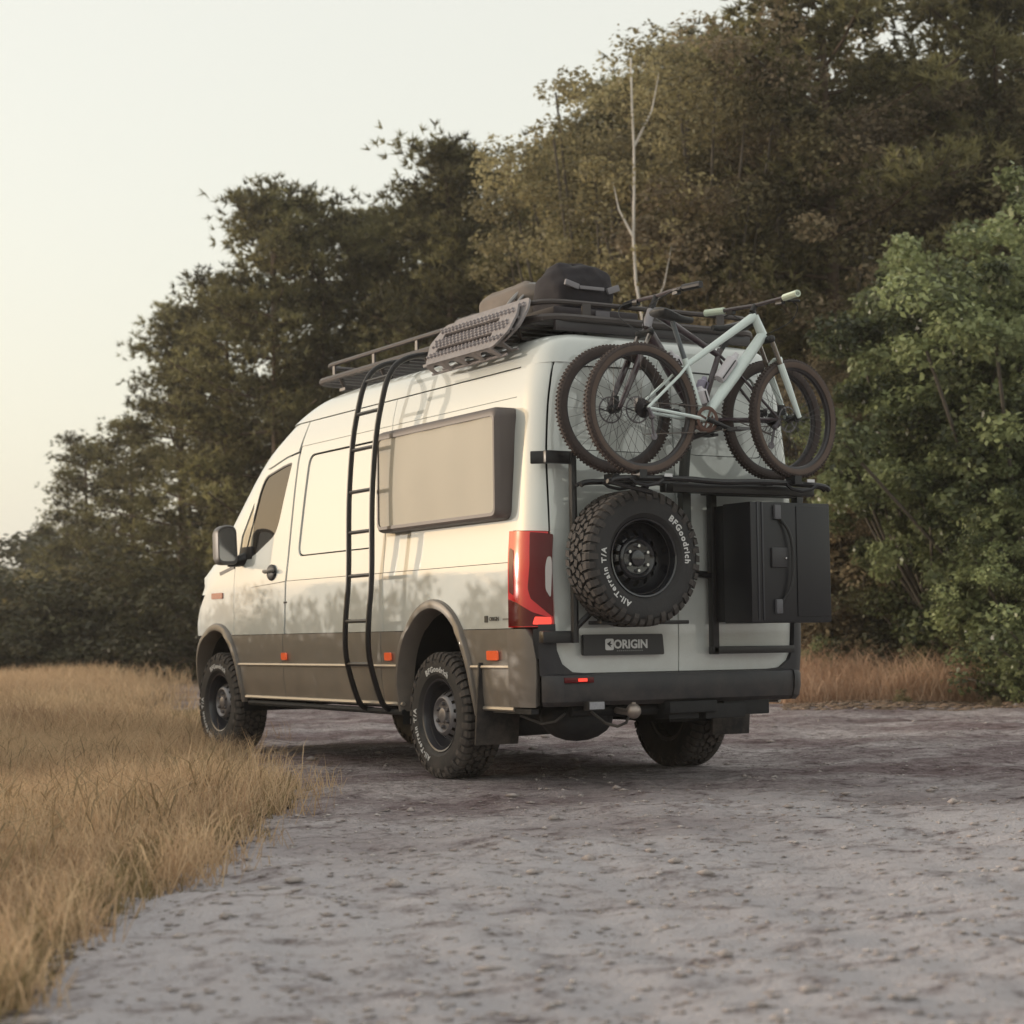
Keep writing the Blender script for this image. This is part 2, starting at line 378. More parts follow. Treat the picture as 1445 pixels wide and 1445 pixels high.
for sg in (1, -1):
    # rear quarter panel
    ar = arch(AR['cx'], AR['zc'], AR['rx'], AR['rz'], ZC)
    out_ = [(-1.0+G, ZC), (-1.0+G, 1.316), (.69-G, 1.316), (.69-G, ZC)]+ar
    panel('side_panel', out_, S_side, van, paint, sg=sg, step=.05)
    panel('side_panel', [(-1.0+G, 1.3205), (-1.0+G, 1.5), (-1.01+G, 2.0), (-1.0+G, 2.306), (.69-G, 2.306), (.69-G, 1.3205)], S_side, van, paint, sg=sg, off=-.003, step=.06)
    panel('side_panel', [(-1.0+G, 2.3095), (-1.0+G, 2.485), (.69-G, 2.485), (.69-G, 2.3095)], S_side, van, paint, sg=sg, step=.06)
    # middle panel with the stamped blank window
    if True:
        panel('middle_side_panel', [(.69+G, ZC), (.69+G, 1.3155), (2.285-G, 1.3155), (2.31-G, ZC)], S_side, van, paint, sg=sg, step=.06)
        mp = panel('middle_side_panel', [(.69+G, 1.320), (.69+G, 2.306), (2.173-G, 2.306), (2.20-G, 2.20), (2.27-G, 1.5), (2.285-G, 1.320)], S_side, van, paint, off=-.003, sg=sg, step=.05, holes=[win_rec])
        panel('middle_side_panel', [(.69+G, 2.3095), (.69+G, 2.485), (2.10, 2.485), (2.172-G, 2.3095)], S_side, van, paint, sg=sg, step=.06)
        wi = rnd([(.872, 1.502), (2.106, 1.502), (2.008, 2.223), (.872, 2.223)], .08)
        panel('blank_window_panel', wi, S_side, sub(van, mp), paint, off=-.013, th=.008, sg=sg)
    # front door
    dw = rnd([(3.137, 1.53), (2.955, 1.525), (2.56, 1.665), (2.49, 1.75), (2.31, 2.205), (2.45, 2.195), (2.80, 2.135), (2.885, 2.035)], [.02, .1, .1, .05, .03, .15, .12, .05])
    d_ = [(2.33+G, ZC), (2.305+G, 1.3), (2.285+G, 1.5), (2.215+G, 2.2), (2.20+G, 2.26), (2.42, 2.24), (2.70, 2.185), (2.86, 2.13), (2.97, 2.03), (3.15, 1.88), (3.33, 1.70), (3.36, 1.56), (3.30-G, 1.46), (3.30-G, ZC)]
    fd = panel('front_door', d_, S_side, van, paint, sg=sg, step=.05, holes=[dw, rnd([(3.00, 1.585), (3.24, 1.55), (3.20, 1.70), (2.985, 1.95)], .015)],
               )
    panel('door_crease_shadow', [(2.31, 1.3125), (2.95, 1.290), (2.95, 1.2915), (2.31, 1.3175)], S_side, sub(van, fd), gapm, off=.002, th=.004, sg=sg)  # dark strip painted in for the crease's shadow line
    wp = [(Vector(p)-Vector((2.72, 1.85)))*1.03+Vector((2.72, 1.85)) for p in dw]
    panel('window', [tuple(p) for p in dw], S_side, sub(van, fd), glass, off=-.010, th=.005, sg=sg)
    fr = [tuple((Vector(p)-Vector((2.75, 1.84)))*.965+Vector((2.75, 1.84))) for p in dw]
    panel('window_seal', dw, S_side, sub(van, fd), blackm, off=-.003, th=.01, holes=[fr], sg=sg, step=.04)
    q = rnd([(3.00, 1.585), (3.24, 1.55), (3.20, 1.70), (2.985, 1.95)], .015)
    panel('quarter_window', q, S_side, sub(van, fd), mat('quarter_glass', (.30, .28, .22), .08, coat=1), off=-.008, th=.005, sg=sg)  # cream sky reflection is put into this glass colour
    hm = MB()
    hm.sphere((2.555, sg*1.0, 1.39), (.085, .022, .062), 16, 10)
    hd = part('door_handle', hm, blackm, sub(van, fd))
    hb = MB(); hb.tube([(2.63, sg*1.02, 1.395), (2.60, sg*1.045, 1.40), (2.50, sg*1.045, 1.40), (2.47, sg*1.02, 1.405)], .013, 8)
    part('handle_bar', hb, mat('grey_handle', (.16, .15, .14), .4), van)
    # fender
    fo = [(3.30+G, ZC), (3.30+G, 1.445), (3.45, 1.47), (3.62, 1.45), (3.74, 1.38), (3.93, 1.26), (4.06, 1.15), (4.15, 1.03), (4.20, ZC)]+arch(AF['cx'], AF['zc'], AF['rx'], AF['rz'], ZC, 8)
    panel('front_fender', fo, S_side, van, paint, sg=sg, step=.04)
    # upper body band and A pillar
    ub = [(-1.0+G, 2.487+G), (-1.0+G, 2.60), (.69-G, 2.60), (.69-G, 2.487+G)]
    # lower cladding
    def lower(x0, x1, nm, extra_top=None):
        panel(nm, [(x0+G, .706), (x1-G, .706), (x1-G, ZC-.004), (x0+G, ZC-.004)], S_side, van, bronze, off=.010, th=.02, sg=sg)
        panel(nm, [(x0+G, .46), (x1-G, .46), (x1-G, .700), (x0+G, .700)], S_side, van, bronze, off=.016, th=.02, sg=sg)
    def cut(cx, a, x0, x1, z0, z1):   # x of the arch edge at z
        pass
    ex = lambda A, z, s_: A['cx']+s_*A['rx']*math.sqrt(max(0, 1-((z-A['zc'])/A['rz'])**2))*1.0
    zt, zb = [.706+(ZC-.004-.706)*k/6 for k in range(7)], [.46+(.70-.46)*k/6 for k in range(7)]
    for zz, of in ((zt, .010), (zb, .016)):
        panel('side_cladding', [(ex(AR, z, 1)+.03, z) for z in zz]+[(.71-G, zz[-1]), (.71-G, zz[0])], S_side, van, bronze, off=of, th=.02, sg=sg)
        panel('side_cladding', [(-1.0+G, zz[0])]+[(ex(AR, z, -1)-.03, z) for z in zz]+[(-1.0+G, zz[-1])], S_side, van, bronze, off=of, th=.02, sg=sg)
        panel('side_cladding', [(2.33+G, zz[0])]+[(ex(AF, z, -1)-.03, z) for z in zz]+[(2.33+G, zz[-1])], S_side, van, bronze, off=of, th=.02, sg=sg)
    lower(.71, 2.33, 'side_cladding')
    for x0, x1 in ((ex(AR, .703, 1)+.05, 3.17), (-.99, ex(AR, .703, -1)-.05)):
        mb = MB(); mb.tube([(x0+(x1-x0)*k/12, sg*(Wz(.703)+.020), .703) for k in range(13)], .011, 6)
        part('rub_strip', mb, mat('strip_metal', (.42, .38, .33), .3, metal=.4), van)
        mb = MB(); xx0, xx1 = (x0-.03, x1-.07) if x0 > 0 else (x0, x1-.04)
        mb.tube([(xx0+(xx1-xx0)*k/12, sg*(Wz(.46)+.018), .455) for k in range(13)], .014, 6)
        part('sill_strip', mb, MC['strip_metal'], van)
    # step bar
    mb = MB(); mb.tube([(3.05, sg*.97, .41), (.45, sg*.97, .40)], .02, 8); part('sill_bar', mb, under, van)
    # wheel arch flares
    for A, nm in ((AR, 'rear'), (AF, 'front')):
        mb = MB(); vs = []; n = 36; fs = []
        rr = [(-.02, -.10), (0, .004), (.010, .018), (.040, .021), (.058, .014), (.066, .000), (.066, -.02)]
        for k in range(n+1):
            an = R(-4)+R(188)*k/n
            tap = .55+.45*math.sin(max(0, min(PI, an)))
            for dr, oo in rr:
                x = A['cx']+(A['rx']+dr*tap)*math.cos(an); z = A['zc']+(A['rz']+dr*tap)*math.sin(an)
                y = side_y(min(x, 4.18), max(z, .4))+oo+(.02 if z < ZC else .012)
                vs.append((x, sg*y, z))
        m_ = len(rr)
        for k in range(n):
            for i in range(m_-1): fs.append((k*m_+i, (k+1)*m_+i, (k+1)*m_+i+1, k*m_+i+1))
        mb.add(vs, fs); part('wheel_arch_flare', mb, flarem, van)
        # well liner
        mb = MB(); vs = []; fs = []
        for k in range(25):
            an = R(-12)+R(204)*k/24
            for yy in (.985, .45):
                vs.append((A['cx']+(A['rx']+.015)*math.cos(an), sg*yy*(1 if yy < .9 else side_y(min(4.1, A['cx']+A['rx']*math.cos(an)), .9)-.01), A['zc']+(A['rz']+.015)*math.sin(an)))
        for k in range(24): fs.append((2*k, 2*k+1, 2*k+3, 2*k+2))
        c0 = len(vs); 
        for k in range(25):
            an = R(-12)+R(204)*k/24; vs.append((A['cx']+(A['rx']+.015)*math.cos(an), sg*.45, A['zc']+(A['rz']+.015)*math.sin(an)))
        fs.append(tuple(range(c0, c0+25)))
        mb.add(vs, fs); part('wheel_well', mb, under, van)
    # rear pillar, tail lamp, corner cladding, bumper upright
    us = -.23+G/.3
    def uz(y, z):   # u of a point at lateral y on the rear corner
        t = (y-(Wz(z)-RY))/RY
        return 2/PI*math.acos(max(0, min(1, t))) if t > 0 else 1-(y-(Wz(z)-RY))/.3
    dedge = tab([(.66, .80), (.70, .845), (.77, .852), (1.06, .868), (1.5, .880), (1.83, .880), (2.2, .855), (2.5, .80), (2.62, .765), (2.70, .72)])
    zz = [1.49+(2.61-1.49)*k/14 for k in range(15)]
    pil = [(us, 1.505)]+[(us, z) for z in zz[1:]]+[(uz(dedge(z)+.010, z), z) for z in zz[::-1]]
    panel('rear_pillar', pil, S_cor, van, paint, off=.003, sg=sg, step=.06)
    zz2 = [.935+(1.485-.935)*k/10 for k in range(11)]
    lamp_o = [(us, z) for z in zz2]+[(uz(dedge(z)+.014, z), z) for z in zz2[::-1]]
    lamp_o[10] = (us, 1.500)
    tl = panel('tail_lamp', lamp_o, S_cor, van, redl, off=.020, th=.05, sg=sg, step=.06,
               label='red tail lamp with clear reversing lens' if sg == 1 else None)
    clear = rnd([(.78, 1.15), (.89, 1.10), (.93, 1.28), (.91, 1.34), (.82, 1.34), (.78, 1.28)], .03)
    dark = rnd([(.42, 1.485), (.93, 1.47), (.95, .99), (.80, 1.02), (.46, 1.10), (.40, 1.16), (.45, 1.30)], .02)
    panel('dark_lens', dark, S_cor, sub(van, tl), redd, off=.024, th=.01, sg=sg, step=.05)
    panel('clear_lens', clear, S_cor, sub(van, tl), clearl, off=.029, th=.01, sg=sg, step=.05)
    panel('side_lens', rnd([(-.16, 1.14), (.02, 1.12), (.02, 1.38), (-.16, 1.40)], .03), S_cor, sub(van, tl), redd, off=.0225, th=.008, sg=sg)
    panel('lower_lens', rnd([(-.2, .94), (.9, .94), (.9, .985), (.5, 1.02), (.1, 1.08), (-.2, 1.10)], .02), S_cor, sub(van, tl), redd, off=.0225, th=.008, sg=sg)
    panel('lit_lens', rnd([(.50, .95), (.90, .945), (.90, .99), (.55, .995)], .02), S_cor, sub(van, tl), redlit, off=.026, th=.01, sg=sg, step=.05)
    panel('corner_cladding', [(us, .475), (us, .925), (.35, .925), (.50, .86), (.56, .74), (.54, .60), (.48, .475)], S_cor, van, mat('corner_grey', (.17, .15, .135), .45, coat=.3), off=.030, th=.06, sg=sg, step=.06)
    panel('corner_hinge_plate', rnd([(.50, .75), (.95, .75), (.95, .925), (.50, .925)], .02), S_cor, van, blackm, off=.020, th=.05, sg=sg, step=.06)
# front end and glass: the rest of the shell, a lathe-like stack of plan outlines
def plan(z, n1=18, inset=0., x_clip=None):
    W = Wz(z)-inset; pts = []
    xf = XS(z)+XL(z)-inset; xs = XS(z); p = pz(z); xr = XR(z)+inset
    L_ = XL(z)
    ps = []
    for k in range(n1+1):
        a = PI/2*k/n1; ps.append((xs+(L_-inset)*math.sin(a)**(2/p), W*math.cos(a)**(2/p)))
    side = ps[::-1]                          # front centre -> side
    sm = [(xs+(xr+RX-xs)*k/12, W) for k in range(1, 12)]
    rc = [(xr+RX*(1-math.sin(t)), W-RY+RY*math.cos(t)) for t in [PI/2*k/8 for k in range(9)]]
    rr_ = [(xr, (W-RY)*(1-k/4)) for k in range(1, 5)]
    half = side+sm+rc+rr_
    full = half+[(x, -y) for x, y in half[-2:0:-1]]
    return [(x, y, z) for x, y in full]
def stack(zs, inset=0., cap0=True, cap1=True, filt=None):
    mb = MB(); vs = []; n = None
    for z in zs: q = plan(z, inset=inset); n = len(q); vs += q
    fs = []
    for i in range(len(zs)-1):
        for k in range(n):
            f = (i*n+k, i*n+(k+1) % n, (i+1)*n+(k+1) % n, (i+1)*n+k)
            if filt is None or filt([vs[j] for j in f]): fs.append(f)
    if cap0: fs.append(tuple(range(n))[::-1])
    if cap1: fs.append(tuple((len(zs)-1)*n+k for k in range(n)))
    mb.add(vs, fs); return mb
mb = stack([2.494, 2.52, 2.54, 2.56, 2.58, 2.60, 2.615, 2.63, 2.645, 2.66, 2.67, 2.68, 2.688, 2.694, 2.70, 2.704, 2.706], inset=0, filt=lambda q: True)
part('roof', mb, paint, van, angle=60)
mb = MB()
for y in (-.45, -.15, .15, .45): mb.box((.4, y, 2.708), (2.2, .06, .012))
part('roof_rib', mb, paint, van)
mb = stack([1.14, 1.3, 1.45, 1.6, 1.75, 1.9, 2.05, 2.2, 2.35, 2.45, 2.5], inset=.042)
part('inner_shell', mb, gapm, van)
mb = MB(); mb.box((1.86, 0, .75), (2.5, 1.90, .56)); mb.box((-.90, 0, .78), (.54, 1.78, .62)); mb.box((1.6, 0, .78), (4.6, .9, .56)); mb.box((4.0, 0, .9), (.4, 1.3, .5)); mb.box((1.2,0,.44),(3.6,.9,.1))
part('chassis', mb, under, van)
# nose and windscreen of paint over the inner shell
nose = lambda q: sum(p[0] for p in q)/4 > 3.28+.0 and all(not (abs(p[0]-FXC) < .5 and p[2] < .98) for p in q)
mb = stack([.40, .5, .6, .7, .8, .9, .98, 1.05, 1.12, 1.2, 1.26, 1.33, 1.40, 1.46, 1.50], inset=.006, filt=lambda q: sum(p[0] for p in q)/4 > 4.12 or (min(p[2] for p in q) > 1.24 and sum(p[0] for p in q)/4 > 3.44), cap0=False)
part('bonnet', mb, paint, van, angle=50)
mb = stack([1.50, 1.6, 1.7, 1.8, 1.9, 2.0, 2.1, 2.2, 2.3, 2.36], inset=.008, filt=lambda q: min(abs(q[0][1]), abs(q[2][1])) < .80 and sum(p[0] for p in q)/4 > XS(q[0][2])+.05, cap0=False, cap1=False)
part('windscreen', mb, glass, van, angle=60)
mb = stack([1.50, 1.6, 1.7, 1.8, 1.9, 2.0, 2.1, 2.2, 2.26, 2.3, 2.36, 2.42, 2.49], inset=.018, filt=lambda q: (sum(p[0] for p in q)/4 > XS(q[0][2])-.24 and abs(q[0][1]) > .80*Wz(q[0][2])) or min(p[2] for p in q) > 2.355 and sum(p[0] for p in q)/4 > 1.9, cap0=False, cap1=False)
part('windscreen_pillar', mb, paint, van, angle=60)
for sg in (1, -1):
    panel('door_header', [(2.215+G, 2.275), (2.43, 2.255), (2.71, 2.20), (2.78, 2.19), (2.62, 2.33), (2.45, 2.42), (2.28, 2.485), (2.115, 2.485)], S_side, van, paint, sg=sg, step=.04)
# rear doors
def S_r(y, z, sg): return S_rear(y, z)
zl = [.66+(2.615-.66)*k/26 for k in range(27)]
for sg in (1, -1):
    ed = [(sg*dedge(z), z) for z in zl if .80 < z < 2.50]
    o_ = [(sg*G, .665), (sg*.62, .665)]+[(sg*(.72+.135*math.sin(a)), .80-.135*math.cos(a)) for a in [R(q) for q in (0, 25, 50, 75)]]+ed+[(sg*(.70+.085*math.cos(a)), 2.50+.09*math.sin(a)) for a in [R(q) for q in (25, 50, 75)]]+[(sg*.62, 2.595), (sg*G, 2.605)]
    rel = lambda y, z: -.012*(1/(1+math.exp(-(z-1.92)/.008)))*(1/(1+math.exp((z-2.50)/.008)))*(1/(1+math.exp((abs(y)-.70)/.008)))*(1/(1+math.exp((.08-abs(y))/.008))) \
        -.006*math.exp(-((z-1.22)/.01)**2)-.005*math.exp(-((z-.98)/.01)**2)
    hr = rnd([(sg*.09, 1.97), (sg*.70, 1.97), (sg*.655, 2.48), (sg*.09, 2.49)], .07)
    rd = panel('rear_door', o_, S_r, van, paint, off=.004, th=.02, step=.045, holes=[hr])
    hi2 = rnd([(sg*.097, 1.977), (sg*.692, 1.977), (sg*.648, 2.473), (sg*.097, 2.483)], .065)
    panel('blank_window_panel', hi2, S_r, sub(van, rd), paint, off=-.008, th=.01, step=.05)
# lintel above doors
panel('rear_header', [(-.78, 2.612), (-.80, 2.56), (-.86, 2.4), (-.835, 2.4), (-.79, 2.55), (-.70, 2.607), (.70, 2.607), (.79, 2.55), (.835, 2.4), (.86, 2.4), (.80, 2.56), (.78, 2.612)], S_r, van, paint, off=-.004, step=.05)
# bumper
prof = [(.02, .662), (.055, .652), (.064, .63), (.064, .56), (.050, .50), (.02, .475), (-.06, .47)]
path = []
for k in range(17):
    y = .84-1.68*k/16; path.append((Vector((XR(.6)-.0-.0+.012*(y/.8)**2, y, 0)), Vector((-1, 0, 0))))
cl = []
for k in range(7):
    t = R(48+7*k); cl.append((Vector((XR(.6)+RX*(1-math.sin(t)), .84+RY*math.cos(t)*.9, 0)), Vector((-math.sin(t), math.cos(t), 0)).normalized()))
full = cl+path+[(Vector((a.x, -a.y, 0)), Vector((b.x, -b.y, 0))) for a, b in cl[::-1]]
mb = MB(); vs = []; fs = []; m_ = len(prof)
for a, b in full:
    tq = .35+.65*max(0, min(1, (.98-abs(a.y))/.12))
    for d, z in prof: vs.append(a+b*(d*tq if d > 0 else d)+Vector((0, 0, z)))
for i in range(len(full)-1):
    for j in range(m_-1): fs.append((i*m_+j, (i+1)*m_+j, (i+1)*m_+j+1, i*m_+j+1))
mb.add(vs, fs); bump = part('rear_bumper', mb, bumperm, van, angle=25)
mb = MB()
for sg in (1, -1):    # uprights round the door corner
    o_ = [(uz(.9, .66)+.2, .655), (.62, .655), (.62, .95), (uz(dedge(.93)+.012, .93), .95), (uz(dedge(.8)+.012, .8), .80), (uz(.83, .72), .72), (uz(.76, .672), .672), (uz(.60, .66), .660), (uz(.60, .65), .650)]
    panel('bumper_upright', o_, S_cor, van, bumperm, off=.030, th=.06, sg=sg, step=.05)
for sg in (1,):
    mb = MB(); mb.box((XR(.6)-.062, sg*.745, .625), (.02, .20, .032))
    rf = part('bumper_reflector', mb, redd, sub(van, bump), bevel=.004)
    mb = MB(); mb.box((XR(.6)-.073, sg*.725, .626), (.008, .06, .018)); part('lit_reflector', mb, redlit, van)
# panels behind the doors where they curve
mb = MB(); mb.box((-1.225, 0, .95), (.012, 1.6, .56)); part('door_gap_backing', mb, gapm, van)
# markers
def decal_side(nm, pts, m, off, sg=1, label=None, par=van): return panel(nm, pts, S_side, par, m, off=off, th=.01, sg=sg, step=.03, label=label)
def rect(x, z, a, b, r=.012): return rnd([(x-a, z-b), (x+a, z-b), (x+a, z+b), (x-a, z+b)], r, 3)
for x in (2.285, .585): decal_side('side_marker', rect(x, .765, .045, .026), orangel, .028)
decal_side('side_marker', rect(-.80, .772, .065, .028), orangel, .028)
mk = decal_side('indicator', rect(3.64, 1.243, .115, .024), mat('amber_lens', (.32, .06, .02), .15, coat=1), .010)
decal_side('fuel_line', rect(2.30, 1.16, .03, .006, .002), gapm, .003)
# decal text on the side
mb = text_mb('ORIGIN', .034, .0008, .0006); mb.v = [(-.80-x, Wz(.985)+.006+z, .977+y) for x, y, z in mb.v]; mb2 = MB()
part('side_lettering', mb, platem, van)
for k in range(7): mb2.box((-.905-k*.014, Wz(.99)+.003, .985), (.010, .003, .010))
part('side_lettering', mb2, mat('grey_print', (.25, .25, .24), .6), van)
decal_side('side_logo', rect(-.70, .988, .020, .020, .006), platem, .004)
# mirrors
for sg in (1, -1):
    mb = MB()
    o_ = rnd([(-.085, -.165), (.085, -.165), (.092, .11), (.03, .145), (-.07, .14)], .05, 4)
    cx, cy, cz = 3.18, 1.12, 1.635
    def ring(sc_, xx): return [(cx+xx, sg*(cy+y*sc_), cz+z*sc_) for y, z in o_]
    rings = [ring(.82, -.062), ring(.94, -.065), ring(1.0, -.045), ring(1.0, .02), ring(.85, .07), ring(.5, .095)]
    n = len(o_); vs = [p for r_ in rings for p in r_]; fs = [(i*n+k, i*n+(k+1) % n, (i+1)*n+(k+1) % n, (i+1)*n+k) for i in range(5) for k in range(n)]
    fs.append(tuple(5*n+k for k in range(n)))
    mb.add(vs, fs); mir = part('side_mirror', mb, mat('mirror_shell', (.10, .095, .095), .45), van, angle=50)
    mb = MB(); r0 = ring(.86, -.058); mb.add(r0, [tuple(range(len(r0)))]); part('mirror_glass', mb, mat('mirror_glass', (.35, .35, .36), .12, metal=1), sub(van, mir), smooth=False)
    mb = MB(); mb.tube([(3.19, sg*1.10, 1.49), (3.17, sg*1.02, 1.50), (3.10, sg*.94, 1.53)], [.035, .045, .06], 8); mb.box((3.08, sg*.965, 1.56), (.22, .05, .10))
    part('mirror_arm', mb, blackm, sub(van, mir), bevel=.01)
# cab sill dark strip under window
decal_side('cowl_trim', [(3.32, 1.475), (3.62, 1.43), (3.60, 1.405), (3.32, 1.45)], blackm, .004)
# pop-out window box
bx = MB(); 
def rr3(x0, x1, z0, z1, y, r): return [(x, y, z) for x, z in rnd([(x0, z0), (x1, z0), (x1, z1), (x0, z1)], r, 5)]
rg = [rr3(-.97, .64, 1.575, 2.245, .93, .06), rr3(-.97, .64, 1.575, 2.245, 1.04, .06), rr3(-.965, .63, 1.58, 2.235, 1.065, .06), rr3(-.95, .615, 1.595, 2.215, 1.078, .05), rr3(-.93, .60, 1.615, 2.19, 1.076, .04), rr3(-.93, .60, 1.615, 2.19, 1.062, .04)]
n = len(rg[0]); vs = [p for r_ in rg for p in r_]
bx.add(vs, [(i*n+k, i*n+(k+1) % n, (i+1)*n+(k+1) % n, (i+1)*n+k) for i in range(5) for k in range(n)])
pw = part('side_window_pod', bx, framet, van, label='protruding side window with cream blind', angle=40)
mb = MB(); r0 = rr3(-.925, .755, 1.62, 2.175, 1.0765, .05); mb.add(r0, [tuple(range(len(r0)))])
nx_, nz_ = 24, 10; vs = []; fs = []
mb = MB()
for i in range(nx_+1):
    for j in range(nz_+1):
        x = -.93+1.53*i/nx_; z = 1.615+.575*j/nz_; e = math.sin(PI*i/nx_)*math.sin(PI*j/nz_)
        vs.append((x, 1.066+.014*e+.003*math.sin(i*.9), z))
for i in range(nx_):
    for j in range(nz_): fs.append((i*(nz_+1)+j, (i+1)*(nz_+1)+j, (i+1)*(nz_+1)+j+1, i*(nz_+1)+j+1))
mb.add(vs, fs); part('cream_blind', mb, canvasm, sub(van, pw))
# mud flaps, hitch, tow ball, plug, diff, exhaust
for sg in (1, -1):
    mb = MB(); mb.box((-.62, sg*.88, .48), (.02, .30, .50), Matrix.Rotation(R(-6), 3, 'Y')); part('mud_flap', mb, blackm, van, bevel=.006)
mb = MB(); mb.tube([(RXC, -.75, .40), (RXC, .75, .40)], .055, 12); mb.sphere((RXC-.06, .12, .40), (.17, .17, .16), 16, 10); part('rear_axle', mb, under, van)
mb = MB(); mb.tube([(FXC, -.75, .40), (FXC, .75, .40)], .045, 10); part('front_axle', mb, under, van)
mb = MB(); mb.tube([(-1.18, -.72, .44), (-1.18, .72, .44)], .035, 8); mb.box((-1.24, 0, .43), (.16, .22, .10)); mb.box((-1.30, -.05, .45), (.10, .35, .07)); mb.box((-1.28,-.3,.42),(.1,.3,.09)); mb.box((-1.15,-.5,.44),(.25,.35,.10))
hi = part('hitch_bar', mb, under, van, bevel=.008)
mb = MB(); mb.tube([(-1.22, .42, .44), (-1.36, .42, .43), (-1.40, .42, .46), (-1.40, .42, .49)], [.02, .02, .018, .014], 8); mb.sphere((-1.40, .42, .44), .045, 14, 10); part('tow_ball', mb, mat('worn_metal', (.34, .29, .26), .4, metal=.7), sub(van, hi))
mb = MB(); mb.box((-1.33, .65, .477), (.06, .11, .055)); tp = part('tow_socket', mb, blackm, sub(van, hi), bevel=.008)
mb = MB(); mb.box((-1.365, .65, .477), (.006, .10, .042)); part('socket_label', mb, mat('aluminium_label', (.30, .30, .33), .4, var=.4, vscale=60), van)
mb = MB(); mb.tube([(-1.25, .62, .44), (-1.30, .55, .37), (-1.32, .48, .35), (-1.32, .42, .37), (-1.30, .38, .42)], .009, 6); mb.tube([(-1.0, .95, .42), (-1.08, .85, .37), (-1.15, .80, .385), (-1.18, .75, .43)], .009, 6); part('trailing_cable', mb, blackm, van)
mb = MB(); mb.tube([(-.9, .62, .40), (-.35, .62, .36)], .10, 16); mb.sphere((-1.0, .56, .40), (.20, .23, .145), 16, 10); part('fuel_tank', mb, under, van)
mb = MB(); mb.tube([(-.55, -.70, .42), (-1.15, -.72, .43)], .03, 10); part('exhaust_pipe', mb, mat('exhaust', (.12, .10, .09), .5, metal=.7), van)
mb = MB(); mb.box((-.95, .955, .445), (.45, .05, .03)); part('step_rail', mb, under, van)
